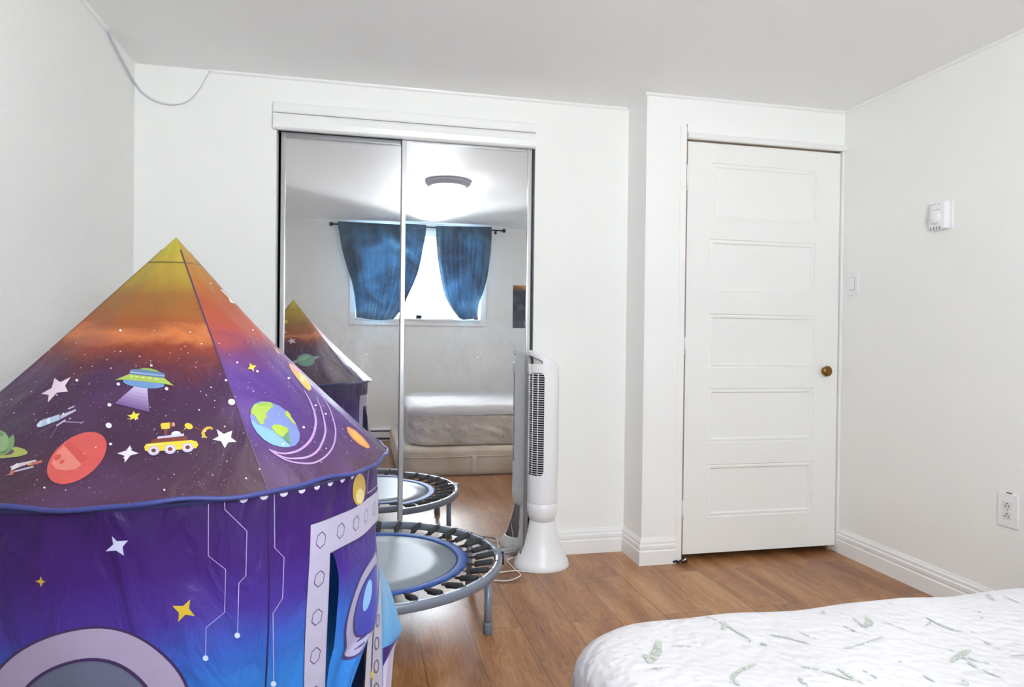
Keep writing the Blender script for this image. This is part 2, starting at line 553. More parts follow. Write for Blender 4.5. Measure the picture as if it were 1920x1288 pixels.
# the loose strip hanging across the far corner
hang = []
for q in [(203, 56), (211, 75), (222, 98)]:
    hang.append(at(q[0], q[1], 0, XL + .012))
hang.append(at(235, 122, 0, XL + .012))
hang.append(at(245, 141, 0, XL + .013))
hang.append(at(255, 158, 1, YB - .013))
for q in [(264, 170), (280, 183), (300, 192), (322, 196), (345, 193), (362, 182), (376, 165), (384, 150), (391, 138), (398, 132)]:
    hang.append(at(q[0], q[1], 1, YB - .012))


def smooth_path(P, n=6):
    P = [np.array(p, float) for p in P]
    out = []
    for i in range(len(P) - 1):
        p0, p1, p2, p3 = P[max(i - 1, 0)], P[i], P[i + 1], P[min(i + 2, len(P) - 1)]
        for k in range(n):
            t = k / n
            out.append(.5 * ((2 * p1) + (-p0 + p2) * t + (2 * p0 - 5 * p1 + 4 * p2 - p3) * t * t + (-p0 + 3 * p1 - 3 * p2 + p3) * t ** 3))
    out.append(P[-1])
    return out


hp = smooth_path(hang)
hmb = MB().tube(hp, [.0055 - .0033 * i / len(hp) for i in range(len(hp))], 8)
tag(hmb.obj('ceiling_trim_strip', plain('aged_vinyl_trim', (206, 206, 216), .4)), 'loose white trim strip sagging across the ceiling corner above the tent', 'trim strip', kind='thing')

# ------------------------------------------------------------------ closet header, tracks and mirror doors
hd = MB()
hd.extrude([(0, 2.128), (-.026, 2.128), (-.030, 2.134), (-.030, 2.168), (-.024, 2.176), (0, 2.176)], lambda d, z, e: ((.842 if e else -.405), YB + d, z))
hd.extrude([(0, 2.052), (-.022, 2.052), (-.030, 2.060), (-.034, 2.085), (-.030, 2.112), (-.022, 2.125), (0, 2.125)], lambda d, z, e: ((.842 if e else -.405), YB + d, z))
struct('trim_7', hd, TRIM)
tk = MB().box(CX0, CX1, YB + .004, YB + .085, .0, .010)
for y in (YB + .004, YB + .042, YB + .080):
    tk.box(CX0, CX1, y, y + .004, .010, .022)
struct('trim_8', tk, CHROME)
tk = MB().box(CX0, CX1, YB + .006, YB + .09, 2.064, 2.075)
struct('trim_9', tk, CHROME)


def mirror_material():
    mt, nt, b, out = mat('dusty_mirror')
    L = nt.links.new
    gl = N(nt, 'ShaderNodeBsdfGlossy'); gl.inputs[0].default_value = (.86, .87, .885, 1); gl.inputs['Roughness'].default_value = 0
    df = N(nt, 'ShaderNodeBsdfDiffuse'); df.inputs[0].default_value = (.8, .82, .85, 1)
    tc = N(nt, 'ShaderNodeTexCoord')
    # a wiped, chalky smear at its own place on the glass
    mp = N(nt, 'ShaderNodeMapping'); mp.inputs['Location'].default_value = (-.42, 0, -1.02)
    mp.vector_type = 'POINT'
    L(tc.outputs['Object'], mp.inputs[0])
    sp = N(nt, 'ShaderNodeMapping'); sp.inputs['Scale'].default_value = (2.9, 0, 3.6); L(mp.outputs[0], sp.inputs[0])
    ln = N(nt, 'ShaderNodeVectorMath', operation='LENGTH'); L(sp.outputs[0], ln.inputs[0])
    fa = N(nt, 'ShaderNodeMapRange', clamp=True); fa.inputs[1].default_value = 1.0; fa.inputs[2].default_value = 0.0; L(ln.outputs['Value'], fa.inputs[0])
    m3 = N(nt, 'ShaderNodeMapping'); m3.inputs['Scale'].default_value = (14, 1, 7); m3.inputs['Rotation'].default_value = (0, .7, 0); L(tc.outputs['Object'], m3.inputs[0])
    nz = N(nt, 'ShaderNodeTexNoise', i_Scale=1.0, i_Detail=8.0, i_Roughness=.72, i_Distortion=.3); L(m3.outputs[0], nz.inputs['Vector'])
    nm = N(nt, 'ShaderNodeMapRange', clamp=True); nm.inputs[1].default_value = .42; nm.inputs[2].default_value = .85; L(nz.outputs[0], nm.inputs[0])
    mu = N(nt, 'ShaderNodeMath', operation='MULTIPLY'); L(fa.outputs[0], mu.inputs[0]); L(nm.outputs[0], mu.inputs[1])
    k = N(nt, 'ShaderNodeMath', operation='MULTIPLY_ADD'); k.inputs[1].default_value = .55; k.inputs[2].default_value = .03; L(mu.outputs[0], k.inputs[0])
    ms = N(nt, 'ShaderNodeMixShader'); L(k.outputs[0], ms.inputs[0]); L(gl.outputs[0], ms.inputs[1]); L(df.outputs[0], ms.inputs[2])
    L(ms.outputs[0], out.inputs[0])
    return mt


MIRROR = mirror_material()
FRAMEW = plain('pale_anodised_frame', (186, 186, 188), .3, metal=.6)


def mirror_door(label, x0, x1, yf):
    t = thing('sliding_mirror_door', label, 'mirror door', (x0, yf, .012))
    z0, z1, w = .016, 2.062, .021
    MB().box(x0 + w * .6, x1 - w * .6, yf, yf + .006, z0 + .012, z1 - .012).obj('mirror_panel', MIRROR, t)
    for a, b in ((x0, x0 + w), (x1 - w, x1)):
        MB().box(a, b, yf - .008, yf + .022, z0, z1, bev=.003).obj('stile', FRAMEW, t)
    MB().box(x0 + w, x1 - w, yf - .006, yf + .018, z0, z0 + .022, bev=.002).obj('bottom_rail', FRAMEW, t)
    MB().box(x0 + w, x1 - w, yf - .006, yf + .018, z1 - .022, z1, bev=.002).obj('top_rail', FRAMEW, t)
    return t


mirror_door('left mirrored sliding closet door, rear track, partly behind the tent', -.378, .222, YM + .028)
mirror_door('right mirrored sliding closet door, front track, beside the tower fan', .183, .832, YM - .012)

# ------------------------------------------------------------------ bedroom door
FD = YP + .004
dr = MB()
dx0, dx1, dz0, dz1 = 1.566, 2.432, .036, 2.083
px0, px1 = 1.695, 2.292
pans = []
for yt, yb in ((312, 416), (452, 552), (590, 690), (728, 828), (868, 965)):
    pans.append((at(1432, yb, 1, YP)[2], at(1432, yt, 1, YP)[2]))
pans.sort()
xs = [dx0, px0, px1, dx1]
zs = [dz0] + [v for p in pans for v in p] + [dz1]
for i in range(3):
    for j in range(len(zs) - 1):
        if i == 1 and j % 2 == 1:
            x0, x1, z0, z1 = px0, px1, zs[j], zs[j + 1]
            rings = [(0, 0), (.004, .006), (.010, .002), (.018, .002), (.024, .009), (.034, .009)]
            vs, fs = [], []
            for ins, dep in rings:
                vs += [(x0 + ins, FD + dep, z0 + ins), (x1 - ins, FD + dep, z0 + ins), (x1 - ins, FD + dep, z1 - ins), (x0 + ins, FD + dep, z1 - ins)]
            for r_ in range(len(rings) - 1):
                for q in range(4):
                    fs.append((r_ * 4 + q, r_ * 4 + (q + 1) % 4, r_ * 4 + 4 + (q + 1) % 4, r_ * 4 + 4 + q))
            fs.append([len(vs) - 4 + q for q in range(4)])
            dr.add(vs, fs)
        else:
            dr.add([(xs[i], FD, zs[j]), (xs[i + 1], FD, zs[j]), (xs[i + 1], FD, zs[j + 1]), (xs[i], FD, zs[j + 1])], [(0, 1, 2, 3)])
B = FD + .034
dr.add([(dx0, FD, dz0), (dx1, FD, dz0), (dx1, FD, dz1), (dx0, FD, dz1), (dx0, B, dz0), (dx1, B, dz0), (dx1, B, dz1), (dx0, B, dz1)],
       [(0, 4, 5, 1), (1, 5, 6, 2), (2, 6, 7, 3), (3, 7, 4, 0), (4, 7, 6, 5)])
door = dr.obj('door_1', DOORP, fix=True)
tag(door, 'white five panel bedroom door with a brass knob, set in the back corner', kind='structure')
kp = at(1553, 696, 1, YP - .026)
kb = MB()
prof = [(0, -.056), (.012, -.056), (.020, -.053), (.0265, -.045), (.028, -.038), (.025, -.030), (.016, -.024), (.011, -.019), (.011, -.008), (.017, -.006), (.019, -.001), (.019, .0)]
vs, fs, n = [], [], 32
for r_, d in prof:
    for j in range(n):
        a = 2 * math.pi * j / n
        vs.append((kp[0] + r_ * math.cos(a), FD + .6 * d, kp[2] + r_ * math.sin(a)))
for i in range(len(prof) - 1):
    for j in range(n):
        fs.append((i * n + j, i * n + (j + 1) % n, i * n + n + (j + 1) % n, i * n + n + j))
kb.add(vs, fs, 0, None, True)
tag(kb.obj('door_knob', BRASS, door), 'round worn brass door knob')
MB().box(2.4322, 2.4342, FD + .004, FD + .030, kp[2] - .03, kp[2] + .03).obj('latch_plate', BRASS, door)
for yt, yb in ((309, 357), (632, 666), (938, 974)):
    z1_, z0_ = at(1290, yt, 1, YP)[2], at(1290, yb, 1, YP)[2]
    h = MB().tube([(1.5615, YP - .003, z0_), (1.5615, YP - .003, z1_)], .0045, 8)
    h.box(1.5635, 1.574, FD - .002, FD + .002, z0_ + .004, z1_ - .004)
    for q in (.33, .66):
        zz = z0_ + (z1_ - z0_) * q
        h.tube([(1.5615, YP - .003, zz - .001), (1.5615, YP - .003, zz + .001)], .0052, 8)
    h.obj('hinge', TRIM, door)
# casing, jamb and stop round the door
cs = MB().box(1.523, 1.5545, YP - .004, YP, 0, 2.15)
cs.box(1.5545, 1.558, YP - .003, YP + .1, 0, 2.165, mi=1)
struct('trim_10', cs, [WHITE, TAN])
zt0, zt1 = 2.108, 2.128
st = MB().extrude([(0, 2.092), (-.014, 2.092), (-.019, 2.097), (-.020, 2.112), (-.012, 2.124), (0, 2.128)], lambda d, z, e: ((XR if e else 1.560), YP + d, z))
struct('trim_11', st, TRIM)
sj = MB().box(2.4365, XR, YP - .006, YP + .1, 0, 2.092, bev=.003)
struct('trim_12', sj, TRIM)
struct('trim_13', MB().box(1.558, 2.4365, YP + .042, YP + .06, 2.03, 2.10).box(1.558, 1.575, YP + .042, YP + .06, 0, 2.10).box(2.42, 2.4365, YP + .042, YP + .06, 0, 2.10), TAN)

# little black spring stop lying by the casing
dp = np.array([1.541, YP - .018, 0.0])
t = thing('door_stop', 'small crumpled black door stop lying on the floor at the hinge side of the door', 'door stop', (dp[0], dp[1], 0))
mb = MB()
rr = random.Random(3)
for k in range(7):
    x, y, z = dp[0] - .03 + .011 * k, dp[1] + rr.uniform(-.006, .006), .007 + rr.uniform(0, .009)
    bm = bmesh.new(); bmesh.ops.create_icosphere(bm, subdivisions=1, radius=.0085)
    mb.take(bm, M=Matrix.Translation((x, y, z)) @ Matrix.Diagonal((1.1, .9, .8, 1)))
mb.obj('crumpled_body', BLACKM, t)
MB().tube([(dp[0] + .005, dp[1] - .008, .012), (dp[0] + .024, dp[1] - .012, .022), (dp[0] + .028, dp[1] - .010, .027)], .005, 8).obj('screw_end', CHROME, t)

# ------------------------------------------------------------------ wall plates on the right wall
def wall_quad(pts):
    q = [at(x, y, 0, XR) for x, y in pts]
    ys = sorted(p[1] for p in q); zs_ = sorted(p[2] for p in q)
    return ys[0], ys[-1], zs_[0], zs_[-1]


# thermostat
y1, y0 = at(1752, 400, 0, XR)[1], at(1789, 400, 0, XR)[1]
z1, z0 = 1.712, 1.590
yc, zc = (y0 + y1) / 2, (z0 + z1) / 2
t = thing('thermostat', 'white dial thermostat high on the right wall', 'thermostat', (XR, yc, z0))
MB().box(XR - .006, XR, y0 + .002, y1 - .002, z0, z1, bev=.002).box(XR - .030, XR - .004, y0 + .018, y1 - .004, z0 + .003, z1 - .003, bev=.004).obj('housing', PLASTIC, t)
yd, zd = yc + .014, zc - .008
mb = MB(); vs, fs = [], []
n = 32
for r_, d in ((.027, .0), (.027, .006), (.024, .010), (.008, .011), (0.0001, .011)):
    for j in range(n):
        a = 2 * math.pi * j / n
        vs.append((XR - .030 - d, yd + r_ * math.cos(a), zd + r_ * math.sin(a)))
for i in range(4):
    for j in range(n):
        fs.append((i * n + j, i * n + (j + 1) % n, i * n + n + (j + 1) % n, i * n + n + j))
mb.add(vs, fs, 0, None, True).obj('dial', PLASTIC, t)
VENT = plain('vent_shadow', (120, 120, 122), .8)
for k in range(4):
    yy = yd - .024 + k * .015
    MB().box(XR - .0306, XR - .029, yy, yy + .005, z0 + .004, z0 + .014).obj('vent_slot', VENT, t)
for k in range(3):
    yy = yd - .02 + k * .018
    MB().box(XR - .0306, XR - .029, yy, yy + .008, z1 - .012, z1 - .010).obj('vent_slot', VENT, t)
MB().box(XR - .0304, XR - .029, yd - .02, yd + .016, zd + .034, zd + .036).obj('scale_mark', plain('scale_grey', (150, 150, 152), .7), t)

# light switch
y0, y1, z0, z1 = wall_quad([(1590, 511), (1611, 511), (1590, 555)])
yc, zc = (y0 + y1) / 2, (z0 + z1) / 2
t = thing('light_switch', 'white rocker light switch beside the bedroom door', 'switch', (XR, yc, z0))
MB().box(XR - .006, XR, y0, y1, z0, z1, bev=.0025).obj('cover_plate', PLASTIC, t)
MB().box(XR - .0072, XR - .004, yc - .0185, yc + .0185, zc - .034, zc + .034).obj('switch_frame', plain('frame_shadow', (186, 182, 174), .5), t)
rk = MB()
rk.add([(XR - .006, yc - .0165, zc - .032), (XR - .006, yc + .0165, zc - .032), (XR - .008, yc - .0165, zc + .032), (XR - .008, yc + .0165, zc + .032),
        (XR - .0125, yc - .0165, zc - .031), (XR - .0125, yc + .0165, zc - .031), (XR - .009, yc - .0165, zc + .031), (XR - .009, yc + .0165, zc + .031)],
       [(0, 1, 5, 4), (4, 5, 7, 6), (6, 7, 3, 2), (0, 4, 6, 2), (1, 3, 7, 5)])
rk.obj('rocker', PLASTIC, t)
for zz in (z0 + .013, z1 - .013):
    MB().box(XR - .0068, XR - .005, yc - .0035, yc + .0035, zz - .0035, zz + .0035, bev=.001).obj('screw', PLASTIC2, t)

# outlet, low on the right wall
y0, y1, z0, z1 = wall_quad([(1873, 924), (1911, 930), (1873, 983)])
yc, zc = (y0 + y1) / 2, (z0 + z1) / 2
t = thing('wall_outlet', 'white electrical outlet low on the right wall beyond the bed', 'outlet', (XR, yc, z0))
MB().box(XR - .006, XR, y0, y1, z0, z1, bev=.0025).obj('cover_plate', PLASTIC, t)
for s_ in (-1, 1):
    zz = zc + s_ * .0195
    rc = MB().box(XR - .0082, XR - .004, yc - .0165, yc + .0165, zz - .0145, zz + .0145, bev=.004).obj('receptacle', PLASTIC2, t)
    sl = MB()
    for dy in (-.0065, .0065):
        sl.box(XR - .0086, XR - .0075, yc + dy - .0014, yc + dy + .0014, zz - .007, zz + .001)
    sl.box(XR - .0086, XR - .0075, yc - .002, yc + .002, zz + .0045, zz + .0095)
    sl.obj('slots', HOLE, rc)
MB().box(XR - .0072, XR - .004, yc - .003, yc + .003, zc - .003, zc + .003, bev=.001).obj('screw', CHROME, t)
hm = MB().box(XR - .0008, XR + .001, yc - .014, yc + .010, z1 - .002, z1 + .004)
hm.obj('wall_cutout', plain('cut_drywall', (92, 56, 44), .8), t)

# ------------------------------------------------------------------ window wall (seen in the mirror)
win = MB()
CW = .066
yq = YW + .016
for a in ((WX0 - CW, WX0, WZ0 - CW, WZ1 + CW), (WX1, WX1 + CW, WZ0 - CW, WZ1 + CW), (WX0, WX1, WZ1, WZ1 + CW), (WX0, WX1, WZ0 - CW, WZ0)):
    win.box(a[0], a[1], YW, yq, a[2], a[3], bev=.003)
w1 = struct('window_1', win, TRIM)
fr = MB()
ys0, ys1 = YW - .17, YW - .12
fw = .045
fr.box(WX0, WX0 + fw, ys0, ys1, WZ0, WZ1).box(WX1 - fw, WX1, ys0, ys1, WZ0, WZ1)
fr.box(WX0, WX1, ys0, ys1, WZ0, WZ0 + fw).box(WX0, WX1, ys0, ys1, WZ1 - fw, WZ1)
wm = in_mirror(785, 560, YW - .15)[0]
fr.box(wm - .028, wm + .028, ys0, ys1, WZ0, WZ1)
fr.obj('window_frame', TRIM, w1)
MB().box(WX0, WX1, YW - .12, YW + .03, WZ0 - .012, WZ0 + .006, bev=.003).obj('window_sill', TRIM, w1)
gm, nt, b, out = mat('window_glass')
tr_ = N(nt, 'ShaderNodeBsdfTransparent'); tr_.inputs[0].default_value = (.97, .985, .98, 1)
gs_ = N(nt, 'ShaderNodeBsdfGlossy'); gs_.inputs['Roughness'].default_value = 0
fn_ = N(nt, 'ShaderNodeFresnel', i_IOR=1.45)
ms_ = N(nt, 'ShaderNodeMixShader')
nt.links.new(fn_.outputs[0], ms_.inputs[0]); nt.links.new(tr_.outputs[0], ms_.inputs[1]); nt.links.new(gs_.outputs[0], ms_.inputs[2])
nt.links.new(ms_.outputs[0], out.inputs[0])
MB().box(WX0 + fw * .5, WX1 - fw * .5, YW - .147, YW - .143, WZ0 + fw * .5, WZ1 - fw * .5).obj('window_pane', gm, w1)

# curtain rod
YC = YW + .075
ra, rb_ = in_mirror(624, 418.5, YC), in_mirror(941, 433, YC)
rz = (ra[2] + rb_[2]) / 2
t = thing('curtain_rod', 'black curtain rod with ball finials above the window in the mirror', 'curtain rod', ((ra[0] + rb_[0]) / 2, YC, rz))
MB().tube([(ra[0], YC, rz), (rb_[0], YC, rz)], .008, 12).obj('rod', BLACKM, t)
for x, s_ in ((ra[0], -1), (rb_[0], 1)):
    bm = bmesh.new(); bmesh.ops.create_uvsphere(bm, u_segments=20, v_segments=12, radius=.022)
    mb = MB(); mb.take(bm, smooth=True, M=Matrix.Translation((x + s_ * .018, YC, rz)))
    mb.tube([(x - s_ * .004, YC, rz), (x + s_ * .004, YC, rz)], .012, 12)
    mb.obj('finial', BLACKM, t)
    xb = x - s_ * .06
    MB().tube([(xb, YW, rz - .004), (xb, YC, rz - .004)], .005, 8).box(xb - .012, xb + .012, YW, YW + .004, rz - .03, rz + .02).obj('bracket', BLACKM, t)


def curtain_cloth():
    mt, nt, b, out = mat('galaxy_curtain_cloth')
    L = nt.links.new
    tc = N(nt, 'ShaderNodeTexCoord')
    nz = N(nt, 'ShaderNodeTexNoise', i_Scale=2.6, i_Detail=6.0, i_Roughness=.55, i_Distortion=.8); L(tc.outputs['Object'], nz.inputs['Vector'])
    cr = ramp(nt, [(.25, (46, 58, 78)), (.42, (60, 88, 112)), (.58, (80, 122, 150)), (.75, (126, 162, 184))]); L(nz.outputs[0], cr.inputs[0])
    vo = N(nt, 'ShaderNodeTexVoronoi', i_Scale=42.0); L(tc.outputs['Object'], vo.inputs['Vector'])
    lt = N(nt, 'ShaderNodeMath', operation='LESS_THAN'); lt.inputs[1].default_value = .10; L(vo.outputs['Distance'], lt.inputs[0])
    n2 = N(nt, 'ShaderNodeTexNoise', i_Scale=9.0, i_Detail=9.0, i_Roughness=.75, i_Distortion=2.0); L(tc.outputs['Object'], n2.inputs['Vector'])
    sp = N(nt, 'ShaderNodeMapRange', clamp=True); sp.inputs[1].default_value = .66; sp.inputs[2].default_value = .72; L(n2.outputs[0], sp.inputs[0])
    mx = N(nt, 'ShaderNodeMix', data_type='RGBA'); mx.inputs[7].default_value = rgba((196, 216, 232)); L(lt.outputs[0], mx.inputs[0]); L(cr.outputs[0], mx.inputs[6])
    m2 = N(nt, 'ShaderNodeMix', data_type='RGBA'); m2.inputs[7].default_value = rgba((20, 34, 56)); L(sp.outputs[0], m2.inputs[0]); L(mx.outputs[2], m2.inputs[6])
    L(m2.outputs[2], b.inputs['Base Color'])
    b.inputs['Roughness'].default_value = .5
    b.inputs['Sheen Weight'].default_value = .3
    tl = N(nt, 'ShaderNodeBsdfTranslucent'); L(m2.outputs[2], tl.inputs[0])
    ms = N(nt, 'ShaderNodeMixShader'); ms.inputs[0].default_value = .3
    L(b.outputs[0], ms.inputs[1]); L(tl.outputs[0], ms.inputs[2]); L(ms.outputs[0], out.inputs[0])
    return mt


CURT = curtain_cloth()
Cs = 2.525


def poly_t(pts, t):
    P = [np.array(p, float) for p in pts]
    d = [0]
    for i in range(len(P) - 1):
        d.append(d[-1] + np.linalg.norm(P[i + 1] - P[i]))
    x = t * d[-1]
    for i in range(len(P) - 1):
        if x <= d[i + 1] or i == len(P) - 2:
            k = (x - d[i]) / max(d[i + 1] - d[i], 1e-9)
            return P[i] + (P[i + 1] - P[i]) * k


def curtain(label, Lp, Rp, sag, folds, seed):
    cv = lambda pts: [in_mirror(500 + a / Cs, 170 + b / Cs, YC) for a, b in pts]
    Lp, Rp = smooth_path(cv(Lp), 8), smooth_path(cv(Rp), 8)
    cx = (Lp[0][0] + Rp[0][0]) / 2
    rnd = random.Random(seed)
    ph = [rnd.uniform(0, 6.28) for _ in range(4)]

    def fn(u, v):
        a, b = poly_t(Lp, v), poly_t(Rp, v)
        p = a + (b - a) * u
        p[2] -= sag * math.sin(math.pi * u) * v ** 4
        amp = .018 * (1 - .35 * v) * min(1, .12 + v * 8)
        p[1] = YC + .004 + amp * math.sin(folds * 6.283 * u + ph[0] + .8 * math.sin(3 * v)) * .7 + .009 * min(1, v * 8) * math.sin(2.7 * folds * u * 6.283 * .37 + ph[1] + 2 * v) + .011 * max(0, 1 - v * 6)
        p[1] += .03 * v * math.sin(math.pi * u)
        p[1] -= .02 * v
        p[1] = max(p[1], YW + .02)
        if v == 0:
            p[2] += .016
        return p

    o = MB().grid(fn, 120, 80).obj('curtain', CURT, solid=.0015)
    return tag(o, label, 'curtain', 'blue galaxy curtains on the window', 'thing')


curtain('wide dark blue galaxy curtain, nearer the tent in the mirror',
        [(335, 622), (345, 680), (360, 760), (385, 850), (405, 910), (418, 990), (425, 1072)],
        [(755, 645), (750, 690), (738, 760), (720, 840), (700, 905), (670, 970), (640, 1035), (600, 1082)], .016, 7, 1)
curtain('narrower blue galaxy curtain with white star specks, nearer the poster in the mirror',
        [(800, 650), (803, 720), (808, 790), (822, 880), (840, 960), (868, 1020), (905, 1070), (930, 1084)],
        [(1062, 655), (1063, 720), (1056, 800), (1045, 880), (1028, 945), (1008, 1000), (1000, 1040), (998, 1076)], .004, 6, 5)

# poster
pm, nt, b, out = mat('space_poster_print')
tc = N(nt, 'ShaderNodeTexCoord')
n1 = N(nt, 'ShaderNodeTexNoise', i_Scale=12.0, i_Detail=7.0, i_Distortion=1.0); nt.links.new(tc.outputs['Object'], n1.inputs['Vector'])
cr = ramp(nt, [(.3, (20, 24, 36)), (.52, (40, 48, 66)), (.66, (84, 92, 110)), (.8, (170, 172, 176))]); nt.links.new(n1.outputs[0], cr.inputs[0])
sp = N(nt, 'ShaderNodeSeparateXYZ'); nt.links.new(tc.outputs['Object'], sp.inputs[0])
mr = N(nt, 'ShaderNodeMapRange', clamp=True); mr.inputs[1].default_value = .40; mr.inputs[2].default_value = .47; nt.links.new(sp.outputs[2], mr.inputs[0])
m2 = N(nt, 'ShaderNodeMath', operation='MULTIPLY'); nt.links.new(n1.outputs[0], m2.inputs[1]); nt.links.new(mr.outputs[0], m2.inputs[0])
m3 = N(nt, 'ShaderNodeMath', operation='MULTIPLY'); m3.inputs[1].default_value = 1.6; nt.links.new(m2.outputs[0], m3.inputs[0])
mx = N(nt, 'ShaderNodeMix', data_type='RGBA'); mx.inputs[7].default_value = rgba((226, 150, 66)); nt.links.new(m3.outputs[0], mx.inputs[0]); nt.links.new(cr.outputs[0], mx.inputs[6])
nt.links.new(mx.outputs[2], b.inputs['Base Color']); b.inputs['Roughness'].default_value = .35
pa, pb = in_mirror(961, 535, YW), in_mirror(961, 615, YW)
pt = thing('wall_poster', 'dark space poster with an orange corner on the window wall, seen in the mirror', 'poster', (pa[0], YW, pb[2]))
MB().box(pa[0], pa[0] + .33, YW, YW + .002, pb[2], pa[2]).obj('printed_sheet', pm, pt)

# baseboard heater under the window
HX0, HX1 = .10, 1.30
t = thing('baseboard_heater', 'long white baseboard heater under the window, seen in the mirror', 'heater', ((HX0 + HX1) / 2, YW, 0))
MB().extrude([(0, .135), (.03, .135), (.052, .118), (.052, .112), (.034, .112), (0, .112)], lambda d, z, e: ((HX1 if e else HX0), YW + d, z)).obj('top_cover', PLASTIC, t)
MB().box(HX0, HX1, YW + .044, YW + .056, .036, .098, bev=.003).obj('front_panel', PLASTIC, t)
MB().box(HX0 + .006, HX1 - .006, YW + .001, YW + .042, .012, .112).obj('heating_core', HOLE, t)
MB().box(HX0, HX1, YW, YW + .05, .004, .012).obj('bottom_lip', PLASTIC, t)
for x in (HX0, HX1):
    MB().box(x - .004, x + .004, YW, YW + .058, 0, .136, bev=.001).obj('end_cap', PLASTIC, t)

# ceiling lamp
LX, LY = .64, 1.44
t = thing('ceiling_lamp', 'round flush ceiling lamp with a glowing white bowl, seen in the mirror', 'ceiling lamp', (LX, LY, H))
MB().lathe([(.02, H), (.168, H), (.176, H - .006), (.174, H - .018), (.160, H - .032), (.150, H - .044), (.138, H - .050), (.125, H - .046)], LX, LY, 64).obj('metal_rim', plain('satin_nickel', (190, 190, 204), .4, metal=.4), t)
lm, nt, b, out = mat('lit_glass_bowl')
b.inputs['Base Color'].default_value = (.9, .9, .88, 1)
b.inputs['Emission Color'].default_value = (1.0, .985, .965, 1)
b.inputs['Emission Strength'].default_value = LAMP_STRENGTH
MB().lathe([(.136, H - .044), (.134, H - .060), (.120, H - .084), (.096, H - .104), (.062, H - .117), (.026, H - .122), (.0005, H - .123)], LX, LY, 64).obj('glass_bowl', lm, t)

# ------------------------------------------------------------------ surface printing
def subdiv(poly, L):
    out = []
    n = len(poly)
    for i in range(n):
        a, b = np.array(poly[i], float), np.array(poly[(i + 1) % n], float)
        k = max(1, int(math.ceil(np.linalg.norm(b - a) / L)))
        for j in range(k):
            out.append(a + (b - a) * j / k)
    return out


def mesh2d(poly, maxlen, kx=1.0, ky=1.0):
    """Triangulate a 2D polygon and refine it so that it can follow a curved cloth."""
    bm = bmesh.new()
    vs = []
    for p in poly:
        q = Vector((p[0] * kx, p[1] * ky, 0))
        if vs and (vs[-1].co - q).length < 1e-5:
            continue
        vs.append(bm.verts.new(q))
    if len(vs) < 3:
        bm.free(); return None
    f = bm.faces.new(vs)
    f.normal_update()
    bmesh.ops.triangulate(bm, faces=[f], ngon_method='EAR_CLIP')
    for _ in range(7):
        es = [e for e in bm.edges if e.calc_length() > maxlen]
        if not es:
            break
        bmesh.ops.subdivide_edges(bm, edges=es, cuts=1)
        bmesh.ops.triangulate(bm, faces=[f for f in bm.faces if len(f.verts) > 3])
    bm.verts.index_update()
    V = [(v.co.x / kx, v.co.y / ky) for v in bm.verts]
    Fc = [[v.index for v in f.verts] for f in bm.faces]
    bm.free()
    return V, Fc


def ell(cx, cy, a, b, rot=0, n=40):
    c, s = math.cos(R(rot)), math.sin(R(rot))
    return [(cx + a * math.cos(t) * c - b * math.sin(t) * s, cy + a * math.cos(t) * s + b * math.sin(t) * c) for t in [2 * math.pi * k / n for k in range(n)]]


def star(cx, cy, r1, r2, n=5, rot=0):
    return [(cx + (r1 if k % 2 == 0 else r2) * math.sin(R(rot) + math.pi * k / n), cy - (r1 if k % 2 == 0 else r2) * math.cos(R(rot) + math.pi * k / n)) for k in range(2 * n)]


def stroke(pts, w, taper=False):
    P = [np.array(p, float) for p in pts]
    L_, R_ = [], []
    for i in range(len(P)):
        a = P[max(i - 1, 0)]; b = P[min(i + 1, len(P) - 1)]
        d = (b - a) / max(np.linalg.norm(b - a), 1e-9)
        nn = np.array([-d[1], d[0]])
        ww = w / 2 * ((1 - .75 * abs(2 * i / (len(P) - 1) - 1) ** 2) if taper else 1)
        L_.append(P[i] + nn * ww); R_.append(P[i] - nn * ww)
    return L_ + R_[::-1]


# ------------------------------------------------------------------ the play tent
TX, TY, TR, TZR, TZA = -.46, 1.8525, .527, .80, 1.347
BR = .507
SEAMS = [-57.5, 32.5, 122.5, -147.5]
tent = thing('play_tent', 'purple and blue rocket play tent printed with planets and stars, by the left wall', 'play tent', (TX, TY, 0))


def panel_mid(th):
    d = (math.degrees(th) + 57.5) % 90.0
    return R(d - 45)


def roofS(th, s, off=0.0):
    """Cone cloth: th angle, s 0 at the apex to 1 at the hoop."""
    s_ = max(s, 0)
    w = .62 * max(0, 1 - s_) ** 1.3
    dm = panel_mid(th)
    fac = (1 - w) + w * math.cos(R(45)) / math.cos(dm) * 1.06
    r = TR * s_ * fac
    r += .0035 * math.sin(9 * th + 1.3) * s_ * (1 - s_) * 3 + .0022 * s_ ** 3 * math.sin(27 * th + 2 * math.sin(3 * th))
    z = TZA - (TZA - TZR) * s_ - .010 * math.sin(math.pi * min(s_, 1)) - .004 * s_ ** 4 * (1 + math.sin(11 * th + .6))
    nx = (TZA - TZR) / math.hypot(TR, TZA - TZR)
    nz = TR / math.hypot(TR, TZA - TZR)
    return np.array([TX + (r + off * nx) * math.cos(th), TY + (r + off * nx) * math.sin(th), z + off * nz])


def bodyS(th, z, off=0.0):
    r = BR + .006 * math.sin(3 * th + 4 * z + 1) * (1 - z) + .0035 * math.sin(7 * th - 9 * z + 1) + .0018 * math.sin(19 * th + 15 * z)
    r -= .020 * max(0, .8 - z)
    r -= .055 * math.exp(-((th - R(60)) / R(24)) ** 2) * min(1, max(0, (.42 - z) / .14))   # pressed in by the trampoline
    r += off
    return np.array([TX + r * math.cos(th), TY + r * math.sin(th), z])


